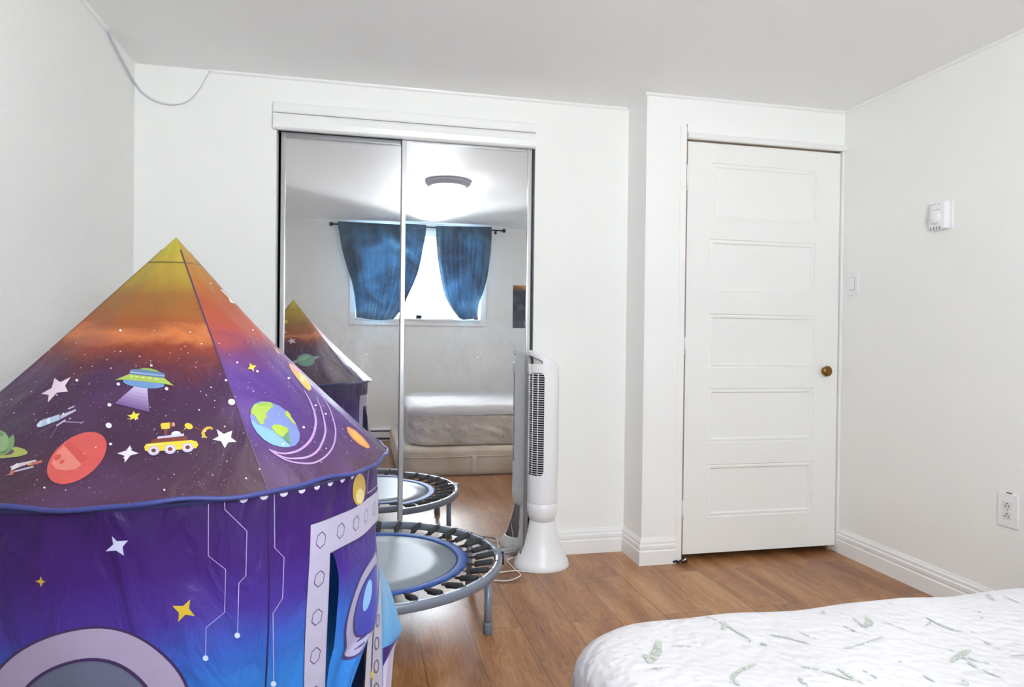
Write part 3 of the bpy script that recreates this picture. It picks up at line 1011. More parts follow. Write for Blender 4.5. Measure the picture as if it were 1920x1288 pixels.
def cone_hit(px, py):
    d = ray(px, py); k = TR / (TZA - TZR)
    ox, oy, oz = EYE[0] - TX, EYE[1] - TY, TZA - EYE[2]
    a = d[0] ** 2 + d[1] ** 2 - k * k * d[2] ** 2
    b = ox * d[0] + oy * d[1] + k * k * oz * d[2]
    c = ox ** 2 + oy ** 2 - k * k * oz ** 2
    D = b * b - a * c
    if D < 0:
        t = -b / a
    else:
        ts = sorted([(-b - D ** .5) / a, (-b + D ** .5) / a])
        t = [t for t in ts if t > 0 and EYE[2] + d[2] * t < TZA + .01][0]
    P = EYE + d * t
    return math.atan2(P[1] - TY, P[0] - TX), (TZA - P[2]) / (TZA - TZR)


def cyl_hit(px, py):
    d = ray(px, py)
    ox, oy = EYE[0] - TX, EYE[1] - TY
    a = d[0] ** 2 + d[1] ** 2; b = ox * d[0] + oy * d[1]; c = ox ** 2 + oy ** 2 - BR * BR
    D = max(b * b - a * c, 0)
    P = EYE + d * ((-b - D ** .5) / a)
    return math.atan2(P[1] - TY, P[0] - TX), P[2]


def refine(S, uv, px, py, it=4):
    u, v = uv
    for _ in range(it):
        p0 = np.array(project(S(u, v))); e = np.array([px, py]) - p0
        h = 1e-3
        J = np.stack([(np.array(project(S(u + h, v))) - p0) / h, (np.array(project(S(u, v + h))) - p0) / h], 1)
        if abs(np.linalg.det(J)) < 4e3:
            break
        st = np.linalg.solve(J, e)
        u += max(-.06, min(.06, st[0])); v += max(-.04, min(.04, st[1]))
    return u, v


def roof_uv(px, py):
    return refine(roofS, cone_hit(px, py), px, py)


def body_uv(px, py):
    return refine(bodyS, cyl_hit(px, py), px, py)


def ink(mb, S, uvf, poly, col, layer=1, mi=2, edge=14, maxlen=.02, ku=.45, kv=.7):
    """Print one flat-coloured shape (photo outline) onto a cloth surface."""
    uv = [uvf(p[0], p[1]) for p in subdiv(poly, edge)]
    r_ = mesh2d(uv, maxlen, ku, kv)
    if not r_:
        return
    V, Fc = r_
    off = .0005 + .00035 * layer
    mb.add([S(u, v, off) for u, v in V], Fc, mi, (*lin(col), 1.0), True)


def ink_uv(mb, S, uv, col, layer=1, mi=2, maxlen=.02, ku=.45, kv=.7):
    r_ = mesh2d(uv, maxlen, ku, kv)
    if r_:
        V, Fc = r_
        mb.add([S(u, v, .0005 + .00035 * layer) for u, v in V], Fc, mi, (*lin(col), 1.0), True)


def crop1(pts): return [(a / 2.385, 420 + b / 2.385) for a, b in pts]
def crop8(pts): return [(a / 4.571, 660 + b / 4.571) for a, b in pts]
def crop2(pts): return [(a / 2.4615, 900 + b / 2.4615) for a, b in pts]
def crop7(pts): return [(520 + a / 2.754, 820 + b / 2.754) for a, b in pts]
def cropE(pts): return [(400 + a / 3.576, 600 + b / 3.576) for a, b in pts]


roof = MB()
NU, NV = 288, 60


def roof_panel_index(th):
    d = (math.degrees(th) + 57.5) % 360.0
    return int(d // 90)       # 0: right of the near seam, 3: left of it


for p in range(4):
    a0 = R(-57.5 + 90 * p)
    mi = 0 if p in (3, 1) else 1
    roof.grid(lambda u, v, a0=a0: roofS(a0 + u * R(90), v), 72, NV, mi)

WHT, LAV = (236, 226, 240), (214, 196, 226)
RO = lambda poly, col, layer=1, **k: ink(roof, roofS, roof_uv, poly, col, layer, **k)
# seams and the cap stitch
for sd in SEAMS:
    th = R(sd)
    ink_uv(roof, roofS, [(th - .0035 / max(s, .05) * 1.0, s) for s in np.linspace(.06, 1, 24)] + [(th + .0035 / max(s, .05), s) for s in np.linspace(1, .06, 24)],
           (70, 46, 84) if sd < 0 and sd > -100 else (80, 56, 92), 1, maxlen=.05)
capline = []
for k in range(-180, 181, 5):
    capline.append((R(k), .118))
ink_uv(roof, roofS, capline + [(a, s + .004) for a, s in capline[::-1]], (96, 92, 52), 2, maxlen=.06)
# left panel motifs
RO(crop8([(610, 215), (560, 290), (585, 340), (490, 350), (412, 435), (420, 370), (355, 360), (445, 310), (470, 225), (520, 260)]), (232, 208, 222))
for k in range(7):                                       # the saucer's light beam fading downward
    f0, f1 = k / 7, (k + 1) / 7
    lx = lambda f: 1165 + (985 - 1165) * f; rx = lambda f: 1262 + (1280 - 1262) * f
    yl = lambda f: 285 + (440 - 285) * f; yr = lambda f: 300 + (515 - 300) * f
    cc = tuple(int(a + (b - a) * f0) for a, b in zip((206, 190, 224), (104, 74, 132)))
    RO(crop8([(lx(f0), yl(f0)), (rx(f0), yr(f0)), (rx(f1), yr(f1)), (lx(f1), yl(f1))]), cc)
RO(crop8(ell(1232, 268, 178, 44, 6)), (108, 146, 196), 2)
RO(crop8([(988, 243), (1110, 192), (1410, 228), (1490, 293), (1400, 274), (1250, 258), (1080, 240)]), (168, 190, 86), 3)
RO(crop8([(1112, 192), (1120, 155), (1200, 150), (1290, 150), (1412, 190), (1410, 228)]), (96, 124, 168), 4)
RO(crop8([(1118, 172), (1412, 207), (1411, 216), (1116, 182)]), (164, 188, 216), 5)
RO(crop8([(1195, 152), (1230, 143), (1290, 146), (1340, 160), (1375, 178), (1290, 166)]), (150, 184, 78), 5)
for cx, cy in ((1130, 212), (1175, 216), (1225, 222), (1285, 228), (1340, 236)):
    RO(crop8(ell(cx, cy, 16, 5, 8, 12)), (214, 224, 150), 4)
# satellite
RO(crop8([(318, 625), (350, 590), (510, 535), (516, 582), (345, 647)]), (170, 190, 214), 1)
RO(crop8([(318, 625), (350, 590), (366, 600), (350, 645), (322, 645)]), (206, 210, 226), 2)
RO(crop8([(400, 575), (430, 563), (436, 612), (408, 620)]), (206, 222, 232), 2)
RO(crop8([(516, 545), (648, 492), (655, 505), (520, 578)]), (186, 178, 206), 1)
RO(crop8([(582, 488), (635, 462), (640, 472), (590, 494)]), (206, 198, 216), 1)
RO(crop8([(480, 630), (560, 578), (566, 590), (490, 638)]), (196, 188, 212), 1)
RO(crop8([(550, 596), (700, 602), (726, 594), (695, 618), (690, 608), (550, 603)]), (170, 158, 190), 1)
RO(crop8(stroke([(500, 632), (430, 742)], 4)), (140, 116, 160), 1)
RO(crop8(stroke([(330, 700), (470, 620)], 3)), (120, 98, 146), 1)
# green ringed planet at the left
RO(crop8([(-40, 905), (10, 912), (150, 900), (225, 880), (242, 862), (215, 835), (150, 815), (85, 815), (60, 870), (-40, 885)]), (166, 172, 84), 1)
RO(crop8([(60, 850), (100, 835), (130, 855), (100, 878), (40, 886)]), (86, 62, 92), 2)
RO(crop8([(-90, 885)] + ell(5, 770, 128, 118, -28)[0:30]), (112, 150, 92), 3)
RO(crop8(ell(-10, 768, 92, 96, -20)), (134, 170, 108), 4)
RO(crop8(ell(12, 712, 22, 14, 0)), (92, 126, 84), 5)
# shuttle
RO(crop8([(85, 985), (165, 955), (310, 925), (318, 935), (175, 985), (120, 1010)]), (206, 190, 206), 1)
RO(crop8([(115, 1020), (285, 978), (292, 990), (130, 1032)]), (196, 178, 202), 1)
RO(crop8([(300, 945), (366, 928), (362, 948), (275, 975), (235, 972)]), (188, 92, 72), 2)
RO(crop8([(235, 962), (275, 952), (270, 972), (240, 976)]), (206, 150, 62), 3)
RO(crop8([(100, 1008), (135, 1022), (110, 1055), (45, 1062), (85, 1045)]), (190, 106, 92), 2)
RO(crop8(ell(132, 985, 42, 14, -40, 20)), (226, 216, 226), 3)
# red planet
RO(crop8(ell(660, 910, 292, 172, -37, 56)), (206, 82, 78), 1)
RO(crop8([(548, 800), (700, 965), (655, 1005), (560, 1018), (480, 1005), (445, 955), (460, 905), (500, 850)]), (216, 124, 112), 2)
RO(crop8(ell(497, 905, 34, 24, -35, 24)), (196, 72, 68), 3)
RO(crop8(ell(535, 943, 24, 15, -35, 20)), (196, 72, 68), 3)
RO(crop8([(548, 800), (600, 770), (760, 905), (700, 965)]), (200, 72, 66), 2)
# four-point star, yellow star, right-hand star
RO(crop8([(1115, 800), (1130, 848), (1190, 870), (1118, 888), (1070, 950), (1066, 890), (1005, 870), (1085, 846)]), (226, 218, 240), 1)
RO(crop8([(1147, 508), (1162, 532), (1200, 527), (1180, 554), (1186, 580), (1150, 570), (1112, 586), (1120, 558), (1090, 546), (1130, 538)]), (226, 212, 62), 1)
RO(crop1([(968, 918), (1000, 940), (1038, 925), (1032, 955), (1058, 975), (1020, 977), (1005, 1003), (988, 972), (950, 965), (978, 950)]), (228, 218, 238), 1)
# rover
RO(crop8([(1300, 752), (1360, 742), (1600, 722), (1610, 755), (1290, 785)]), (120, 58, 46), 1)
RO(crop8([(1350, 728), (1575, 700), (1577, 722), (1350, 746)]), (196, 190, 214), 2)
RO(crop8(ell(1508, 702, 40, 22, -6, 24)), (214, 210, 228), 1)
RO(crop8([(1405, 660), (1435, 658), (1432, 712), (1408, 714)]), (128, 62, 46), 1)
RO(crop8([(1375, 622), (1388, 612), (1455, 606), (1455, 660), (1385, 664)]), (232, 186, 62), 2)
RO(crop8([(1455, 606), (1485, 604), (1497, 622), (1490, 642), (1455, 648)]), (140, 70, 58), 2)
RO(crop8(ell(1488, 624, 12, 18, 0, 16)), (196, 140, 130), 3)
RO(crop8(stroke([(1548, 692), (1580, 664), (1602, 654)], 10)), (122, 62, 52), 1)
RO(crop8(stroke([(1650, 648), (1700, 660), (1742, 680)], 9)), (122, 62, 52), 1)
RO(crop8(ell(1617, 638, 36, 25, 20, 28)), (230, 196, 58), 2)
RO(crop8([(1735, 672), (1765, 645), (1800, 640), (1825, 655), (1820, 668), (1795, 660), (1768, 672), (1752, 695), (1760, 722), (1778, 735), (1765, 742), (1735, 725), (1724, 700)]), (214, 170, 52), 2)
RO(crop8(ell(1757, 680, 10, 8, 0, 12)), (226, 220, 232), 3)
RO(crop8([(1236, 815), (1255, 792), (1310, 785), (1480, 770), (1640, 758), (1685, 770), (1700, 800), (1680, 828), (1560, 838), (1420, 848), (1280, 860), (1245, 850)]), (230, 196, 56), 3)
RO(crop8([(1270, 800), (1400, 788), (1400, 796), (1275, 810)]), (240, 226, 150), 4)
for cx, cy in ((1318, 850), (1458, 838), (1608, 823)):
    RO(crop8(ell(cx, cy, 50, 40, -5, 28)), (186, 182, 206), 4)
    RO(crop8(ell(cx - 2, cy, 36, 28, -5, 24)), (212, 206, 224), 5)
    RO(crop8(ell(cx, cy, 21, 17, -5, 20)), (116, 58, 52), 6)
# right panel motifs
RO(crop1([(1115, 622), (1127, 632), (1146, 634), (1134, 646), (1135, 663), (1124, 650), (1106, 648), (1117, 638)]), (226, 206, 60), 1)
RO(crop1([(1000, 296), (1030, 308), (1052, 322), (1075, 345), (1080, 362), (1040, 352), (1038, 330)]), (236, 220, 222), 1)
RO(cropE([(246, 650), (252, 600), (275, 562), (320, 546), (375, 550), (440, 575), (500, 620), (550, 690), (578, 760), (575, 810), (550, 842), (500, 854), (440, 850), (370, 825), (310, 775), (265, 715)]), (122, 138, 200), 1)
RO(cropE([(248, 660), (290, 700), (400, 745), (500, 830), (515, 852), (470, 855), (400, 840), (340, 805), (290, 755), (260, 705)]), (126, 176, 218), 2)
RO(cropE([(247, 640), (252, 602), (272, 570), (330, 552), (372, 556), (400, 580), (372, 605), (352, 630), (360, 655), (338, 668), (342, 695), (318, 705), (300, 685), (280, 650), (262, 630)]), (164, 190, 70), 3)
RO(cropE([(300, 565), (345, 552), (385, 556), (402, 575), (395, 590), (375, 580), (350, 568), (315, 578)]), (150, 186, 84), 4)
RO(cropE([(385, 720), (405, 702), (450, 706), (495, 725), (504, 745), (460, 790), (430, 770), (405, 745)]), (168, 194, 66), 3)
RO(cropE([(500, 745), (514, 838), (470, 795)]), (92, 152, 84), 4)
RO(cropE([(478, 625), (490, 608), (512, 632), (520, 655), (545, 690), (555, 708), (525, 690), (505, 660), (485, 645)]), (176, 196, 70), 3)
for arc, w in (([(608, 475), (645, 540), (675, 620), (685, 690), (668, 770), (630, 830), (570, 876), (500, 895), (440, 893), (370, 868)], 17),
               ([(690, 520), (722, 600), (744, 690), (748, 760), (725, 830), (690, 885), (630, 920), (550, 930), (470, 922), (380, 872)], 15),
               ([(722, 505), (770, 580), (800, 660), (817, 740), (812, 810), (790, 870), (740, 925), (670, 960), (590, 962), (500, 945), (420, 905), (370, 868)], 12)):
    P = smooth_path([(a, b, 0) for a, b in arc], 4)
    RO(cropE(stroke([(p[0], p[1]) for p in P], w, True)), (190, 150, 206), 2, edge=30)
RO(cropE([(892, 725), (905, 716), (950, 740), (1000, 785), (1040, 835), (1048, 855), (1030, 862), (980, 838), (930, 795), (900, 755)]), (222, 140, 60), 1)
RO(cropE([(905, 732), (945, 748), (995, 795), (1026, 842), (985, 828), (935, 785)]), (232, 172, 60), 2)
RO(cropE([(415, 178), (440, 205), (450, 228), (430, 225), (418, 205)]), (214, 140, 80), 1)
RO(cropE([(505, 292), (530, 310), (575, 345), (620, 385), (648, 430), (655, 465), (640, 476), (610, 452), (570, 405), (530, 350), (510, 318)]), (220, 186, 78), 1)
RO(cropE([(505, 288), (545, 310), (590, 350), (560, 362), (525, 330)]), (222, 132, 134), 2)
RO(cropE([(575, 375), (600, 395), (612, 425), (585, 405)]), (238, 222, 190), 2)
# pale dots
for x, y, r_ in ((1035, 797, 16), (487, 902, 14), (490, 810, 9), (345, 700, 7), (677, 634, 6), (540, 477, 6), (495, 985, 7), (745, 738, 8), (530, 717, 8), (1132, 475, 5), (945, 267, 5), (1010, 700, 6),
                 (1357, 910, 6), (1185, 835, 6), (1150, 660, 6), (1290, 690, 6), (1060, 620, 5), (1410, 812, 5), (1455, 850, 5), (1265, 985, 6), (735, 1190, 5), (200, 1180, 5), (285, 850, 5)):
    RO(crop1(ell(x, y, r_, r_ * .85, 20, 12)), WHT, 2)
rr = random.Random(11)
for _ in range(420):                                     # small stars over the whole roof
    th, s = rr.uniform(-math.pi, math.pi), rr.uniform(.28, .97) ** .7
    if s > .985: continue
    d = rr.choice((.0010, .0012, .0014, .0020))
    rad = max(TR * s, .05)
    uv = [(th + d * math.cos(a) / rad, s + d * math.sin(a) / .75) for a in [6.283 * k / 7 for k in range(7)]]
    ink_uv(roof, roofS, uv, (226, 208, 220), 1, maxlen=.1)


def uvdisc(th, s, a, b, rot=0, n=28):
    rad = TR * s
    return [(th + (a * math.cos(t) * math.cos(rot) - b * math.sin(t) * math.sin(rot)) / rad, s + (a * math.cos(t) * math.sin(rot) + b * math.sin(t) * math.cos(rot)) / .75) for t in [6.283 * k / n for k in range(n)]]


def uvstar(th, s, r1, r2, n=5, rot=0.0):
    rad = TR * s
    return [(th + (r1 if k % 2 == 0 else r2) * math.sin(rot + math.pi * k / n) / rad, s - (r1 if k % 2 == 0 else r2) * math.cos(rot + math.pi * k / n) / .75) for k in range(2 * n)]


# the panel that faces the mirror: green ringed planet, stars
ink_uv(roof, roofS, uvdisc(R(72), .72, .105, .016, .25), (150, 150, 170), 1)
ink_uv(roof, roofS, uvdisc(R(72), .72, .062, .052, .5), (108, 150, 130), 2)
ink_uv(roof, roofS, uvdisc(R(74), .705, .045, .012, .5), (136, 172, 150), 3)
ink_uv(roof, roofS, uvstar(R(86), .50, .030, .014, 5, .3), (214, 190, 196), 1)
ink_uv(roof, roofS, uvstar(R(104), .40, .034, .016, 5, .9), (214, 196, 190), 1)
ink_uv(roof, roofS, uvstar(R(106), .27, .026, .012, 5, .2), (206, 190, 62), 1)
ink_uv(roof, roofS, uvdisc(R(150), .75, .05, .045, 0), (196, 92, 82), 1)
ink_uv(roof, roofS, uvdisc(R(-170), .8, .06, .05, 0), (112, 146, 196), 1)

ROOF_A = nylon('roof_nylon_plum', [(0, (82, 52, 68)), (.16, (74, 46, 74)), (.36, (76, 44, 80)), (.43, (100, 48, 58)), (.50, (146, 66, 44)), (.555, (212, 124, 74)), (.60, (166, 92, 50)), (.70, (160, 110, 54)), (.77, (174, 142, 58)), (.88, (190, 164, 62)), (1, (188, 182, 72))], .80, 1.347, .27, (120, 76, 142), .45)
ROOF_B = nylon('roof_nylon_violet', [(0, (92, 62, 86)), (.14, (86, 52, 122)), (.38, (98, 60, 148)), (.47, (122, 66, 118)), (.56, (180, 82, 70)), (.68, (176, 90, 52)), (.84, (184, 124, 54)), (1, (188, 160, 66))], .80, 1.347, .20, (138, 100, 190), .45)
roof.obj('roof', [ROOF_A, ROOF_B, PRINT], tent, fix=False)
# hoop with its piped hem
HEM = nylon('hem_piping', [(0, (62, 66, 132)), (.5, (72, 78, 146)), (1, (92, 98, 168))], .7, .9, .3, None, .3)
hoop = []
for k in range(180):
    a = 2 * math.pi * k / 180
    p = roofS(a, 1.0)
    hoop.append((p[0] + .004 * math.cos(a), p[1] + .004 * math.sin(a), p[2] - .002 + .0012 * math.sin(23 * a)))
hm = MB().tube(hoop, .0048, 10, closed=True)
hm.grid(lambda u, v: (TX + (TR + .002 - .018 * v) * math.cos(6.2832 * u), TY + (TR + .002 - .018 * v) * math.sin(6.2832 * u), TZR - .008 - .012 * v), 180, 3, wrap=True)
hm.obj('rim_hoop', HEM, tent)

# body
D0, D1, DZ = R(-38.5), R(18), .622
PT, PZ, PRo, PRi = R(-93.2), .387, .178, .125              # round mesh window
body = MB()
nth, nz_ = 300, 100
ths = sorted(set([round(-math.pi + 2 * math.pi * k / nth, 5) for k in range(nth)] + [round(D0, 5), round(D1, 5)]))
zss = sorted(set([round(.004 + (.795 - .004) * k / nz_, 5) for k in range(nz_ + 1)] + [DZ]))
idx = {}
vs, fs = [], []
for j, z in enumerate(zss):
    for i, th in enumerate(ths):
        idx[(i, j)] = len(vs); vs.append(bodyS(th, z))
for j in range(len(zss) - 1):
    for i in range(len(ths)):
        i2 = (i + 1) % len(ths)
        t0 = ths[i]; t1 = ths[i2] if i2 else ths[i2] + 2 * math.pi
        tm, zm = (t0 + t1) / 2, (zss[j] + zss[j + 1]) / 2
        if D0 < tm < D1 and zm < DZ:
            continue
        if math.hypot((tm - PT) * BR, zm - PZ) < PRi + .012:
            continue
        fs.append((idx[(i, j)], idx[(i2, j)], idx[(i2, j + 1)], idx[(i, j + 1)]))
body.add(vs, fs, 0, None, True)
BO = lambda poly, col, layer=1, **k: ink(body, bodyS, body_uv, poly, col, layer, mi=1, **k)
# ring round the mesh window, dark outline first
for ro, ri, c, ly in ((PRo + .005, PRi - .006, (66, 44, 96), 1), (PRo, PRi, (176, 162, 194), 2)):
    n = 72
    vs, fs = [], []
    for k in range(n):
        a = 2 * math.pi * k / n
        for r_ in (ro, (ro + ri) / 2, ri):
            wob = 1 + .012 * math.sin(5 * a + 1)
            vs.append(bodyS(PT + r_ * wob * math.cos(a) / BR, max(PZ + r_ * wob * math.sin(a), .006), .0005 + .00035 * ly))
    for k in range(n):
        for q in range(2):
            k2 = (k + 1) % n
            fs.append((k * 3 + q, k2 * 3 + q, k2 * 3 + q + 1, k * 3 + q + 1))
    body.add(vs, fs, 1, (*lin(c), 1), True)
BO(crop2([(517, 258), (540, 282), (592, 278), (566, 308), (572, 348), (537, 325), (488, 328), (523, 297)]), (206, 206, 238))
BO(crop2([(190, 443), (196, 462), (211, 468), (198, 475), (190, 495), (184, 474), (164, 467), (184, 460)]), (214, 174, 56))
BO(crop2([(878, 550), (872, 592), (900, 628), (856, 620), (822, 655), (826, 613), (795, 580), (845, 580)]), (214, 178, 50))
for pts in ([(962, 95), (961, 350), (1041, 412), (1036, 610), (951, 680), (949, 810)], [(1035, 95), (1037, 135), (1139, 235), (1134, 442), (1102, 475), (1096, 706)],
            [(1265, 62), (1267, 312), (1310, 357), (1303, 545), (1259, 615), (1262, 928)]):
    BO(crop2(stroke(pts, 3.2)), (190, 184, 226), edge=18)
for cx, cy in ((948, 821), (1094, 716), (1261, 940)):
    BO(crop2(ell(cx, cy, 13, 13, 0, 20)), (206, 222, 244), 2)
# body seam
ink_uv(body, bodyS, [(R(-56.4), z) for z in np.linspace(.02, .79, 20)] + [(R(-56.0), z) for z in np.linspace(.79, .02, 20)], (40, 28, 86), 1, mi=1, maxlen=.06)
# scalloped white dots under the hem
for k in range(9):
    th = R(-62 + 4.6 * k)
    uv = [(th + .0085 * math.cos(a) / BR, .779 - .0075 * math.sin(a)) for a in np.linspace(0, math.pi, 10)]
    ink_uv(body, bodyS, uv, (222, 212, 238), 1, mi=1)
# panel border round the doorway
GB = (190, 184, 210)
zT, zL = .700, DZ
for (u0, u1, v0, v1) in ((R(-45.6), R(25), zL, zT), (R(-45.6), D0, .01, zL), (D1, R(25), .01, zL)):
    for e, c, ly in ((.0016, (60, 44, 100), 1), (0, GB, 2)):
        ink_uv(body, bodyS, [(u, v0 - e) for u in np.linspace(u0 - e * 2, u1 + e * 2, 16)] + [(u, v1 + e) for u in np.linspace(u1 + e * 2, u0 - e * 2, 16)], c, ly, mi=1, maxlen=.03)


def hexo(th, z, r_, w=.0022):
    for k in range(6):
        a0, a1 = R(60 * k + 20), R(60 * k + 80)
        q = [(th + rr_ * math.cos(a) / BR, z + 1.15 * rr_ * math.sin(a)) for a, rr_ in ((a0, r_), (a1, r_), (a1, r_ - w), (a0, r_ - w))]
        ink_uv(body, bodyS, q, (78, 58, 120), 3, mi=1, maxlen=.05)


for z in (.66, .575, .490, .405, .320, .235, .15, .07):
    hexo(R(-42.1), z, .0165)
    hexo(R(21.5), z, .0165)
for d in (-34.0, -26.5, -19, -11, -3, 5, 13):
    hexo(R(d), .661, .0165)
# gold lamp and outlined hatch
BO(crop7(ell(421, 268, 33, 82, 3, 36)), (206, 164, 44))
BO(crop7(ell(425, 303, 20, 40, 3, 24)), (236, 218, 150), 2)
uvr = [(R(-17.5), .775), (R(-6), .775), (R(-6), .712), (R(-17.5), .712)]
for a, b in zip(uvr, uvr[1:] + uvr[:1]):
    du, dv = (.0, .0022) if a[1] == b[1] else (.0045, 0)
    ink_uv(body, bodyS, [a, b, (b[0] + du, b[1] + dv), (a[0] + du, a[1] + dv)], (214, 206, 236), 1, mi=1)
# stars on the far side (mirror)
for d, z in ((80, .72), (70, .66), (104, .6), (130, .7), (60, .52), (150, .5)):
    th = R(d)
    ink_uv(body, bodyS, [(th + (.016 if k % 2 == 0 else .006) * math.sin(math.pi * k / 4 + .2) / BR, z + (.016 if k % 2 == 0 else .006) * math.cos(math.pi * k / 4 + .2)) for k in range(8)], (206, 204, 236), 1, mi=1)
BODY = nylon('body_nylon', [(0, (52, 140, 224)), (.30, (54, 130, 218)), (.46, (62, 100, 200)), (.58, (78, 56, 158)), (.74, (70, 36, 122)), (1, (58, 30, 94))], .22, .80, .12, None, 1.2)
body.obj('body', [BODY, PRINT], tent, fix=False)
# mesh window cloth
mm, nt, b, out = mat('grey_mesh_cloth')
b.inputs['Base Color'].default_value = rgba((122, 126, 152)); b.inputs['Roughness'].default_value = .8
tp = N(nt, 'ShaderNodeBsdfTransparent'); ck = N(nt, 'ShaderNodeTexNoise', i_Scale=500.0)
ms = N(nt, 'ShaderNodeMixShader'); ms.inputs[0].default_value = .22
nt.links.new(b.outputs[0], ms.inputs[1]); nt.links.new(tp.outputs[0], ms.inputs[2]); nt.links.new(ms.outputs[0], out.inputs[0])
mw = MB()
n = 48
vs = [bodyS(PT, PZ, -.004)]
for r_ in (PRi * .5, PRi + .006):
    for k in range(n):
        a = 2 * math.pi * k / n
        vs.append(bodyS(PT + r_ * math.cos(a) / BR, PZ + r_ * math.sin(a), -.003))
fs = [(0, 1 + k, 1 + (k + 1) % n) for k in range(n)] + [(1 + k, 1 + n + k, 1 + n + (k + 1) % n, 1 + (k + 1) % n) for k in range(n)]
mw.add(vs, fs, 0, None, True).obj('mesh_window', mm, tent)

# door curtain: hangs from the lintel, gathered towards the near jamb below
cur = MB()
LE = [cyl_hit(*q) for q in crop7([(290, 585), (315, 630), (332, 720), (330, 800), (324, 860), (314, 960), (300, 1080), (272, 1180), (258, 1288)])]
LE = [(u, min(z, DZ + .005)) for u, z in LE] + [(R(-39), .18), (R(-39), .02)]


_re = [cyl_hit(*q) for q in ((658, 1288), (670, 1253), (681, 1219), (690, 1195), (698, 1168), (706, 1135))]
RZ = [.0, .15] + [p[1] for p in _re] + [.53, .60, .64]
RU = [R(-34), R(-34)] + [p[0] for p in _re] + [R(0), R(12), R(17)]


def door_curt(u, v, off=0.0):
    z = DZ + .012 - v * (DZ + .004)
    # near edge from the photograph's slit, far edge pulled in towards the bottom
    zz = [p[1] for p in LE][::-1]; uu = [p[0] for p in LE][::-1]
    a = float(np.interp(z, zz, uu))
    b = float(np.interp(z, RZ, RU))
    th = a + (b - a) * u
    bulge = .016 * math.sin(math.pi * u) * min(1, v * 3) + .006 * math.sin(4.2 * math.pi * u + 2.5 * v) * min(1, v * 2.5)
    r = BR - .008 + bulge + .013 * u * min(1, 2.5 * v) * math.exp(-((z - .5) / .13) ** 2) + off
    return np.array([TX + r * math.cos(th), TY + r * math.sin(th), z])


cur.grid(lambda u, v: door_curt(u, v), 60, 60)
def port(rr_, col, layer, du=0.0, dv=0.0, ku_=1.0):
    uv = []
    for k in range(56):
        a = 2 * math.pi * k / 56
        uv.append((min(max(0.50 + du + ku_ * .38 * rr_ * math.cos(a) + .10 * rr_ * math.sin(a), .01), .995), .285 + dv - .150 * rr_ * math.sin(a)))
    ink_uv(cur, door_curt, uv, col, layer, mi=1, maxlen=.012, ku=.3, kv=.6)


port(1.06, (66, 50, 112), 2)
port(1.0, (170, 164, 198), 4)
port(.76, (66, 50, 112), 6)
port(.71, (62, 70, 176), 8)
port(.34, (140, 186, 232), 10, -.10, -.03, .45)
cur.obj('door_curtain', [BODY, PRINT], tent, fix=False)

# loose cloth beyond the doorway, swung outward: border strip and blue flap
fl = MB()
A = [at(*q, 1, y) for q, y in (((712, 1085), 1.86), ((702, 1140), 1.83), ((690, 1200), 1.80), ((684, 1288), 1.77), ((681, 1365), 1.76))]
B_ = [at(*q, 1, y) for q, y in (((713, 1080), 1.92), ((715, 1140), 1.93), ((716, 1200), 1.93), ((717, 1288), 1.92), ((717, 1360), 1.92))]
C_ = [at(*q, 1, y) for q, y in (((712, 1060), 1.98), ((733, 1108), 2.00), ((748, 1160), 2.01), ((753, 1184), 2.01), ((740, 1215), 1.99), ((736, 1250), 1.98), ((733, 1290), 1.97), ((728, 1355), 1.97))]
A, B_, C_ = smooth_path(A, 6), smooth_path(B_, 6), smooth_path(C_, 6)


def flap(P, Q, u, v, amp, off=0.0):
    p = poly_t(P, v) * (1 - u) + poly_t(Q, v) * u
    p = p.copy()
    p[1] += amp * math.sin(2 * math.pi * u + 3 * v) * v - off
    p[0] += .5 * off
    p[2] = max(p[2], .004)
    return p


fl.grid(lambda u, v: flap(A, B_, u, v, .004), 12, 40, 1)
for f_i in range(len(fl.f)):
    fl.c[f_i] = (*lin((206, 204, 226)), 1)
nb = len(fl.f)
fl.grid(lambda u, v: flap(B_, C_, u, v, .010), 24, 60, 0)
for k in range(5):
    zc = .30 + .15 * k
    ring_ = [flap(A, B_, .62 + .17 * math.cos(a), zc + .045 * math.sin(a), .004, .0012) for a in [6.283 * q / 18 for q in range(18)]]
    inn_ = [flap(A, B_, .62 + .12 * math.cos(a), zc + .034 * math.sin(a), .004, .0012) for a in [6.283 * q / 18 for q in range(18)]]
    fl.add(ring_ + inn_, [(q, (q + 1) % 18, 18 + (q + 1) % 18, 18 + q) for q in range(18)], 1, (*lin((82, 62, 128)), 1), True)
# dark line down the strip, purple band and white puff on the flap
pv = [flap(A, B_, .25 + .05 * math.sin(3 * v), v, .004, .0012) for v in np.linspace(0, 1, 20)] + [flap(A, B_, .32 + .05 * math.sin(3 * v), v, .004, .0012) for v in np.linspace(1, 0, 20)]
fl.add(pv, [(k, k + 1, 38 - k, 39 - k) for k in range(19)], 1, (*lin((70, 54, 110)), 1), True)
for v0, v1, vb0, vb1, c in ((.50, .62, .50, .50, (62, 36, 120)), (.62, 1.0, .52, 1.0, (206, 200, 228))):
    g = MB()
    g.grid(lambda u, v: flap(B_, C_, .04 + .96 * u, (v0 + (vb0 - v0) * u) * (1 - v) + (v1 + (vb1 - v1) * u) * v, .010, .0012), 16, 16)
    fl.add(g.v, g.f, 1, (*lin(c), 1), True)
st_ = star(.5, .5, .5, .22, 5)
fl.add([flap(A, B_, .2 + .3 * a, .60 + .09 * b, .004, .0014) for a, b in st_], [list(range(len(st_)))], 1, (*lin((222, 196, 80)), 1), True)
FLAP = nylon('flap_nylon', [(0, (64, 128, 214)), (.5, (104, 176, 236)), (1, (150, 200, 240))], 0, .4, .2, None, .6)
fl.obj('door_flap', [FLAP, PRINT], tent, fix=False)

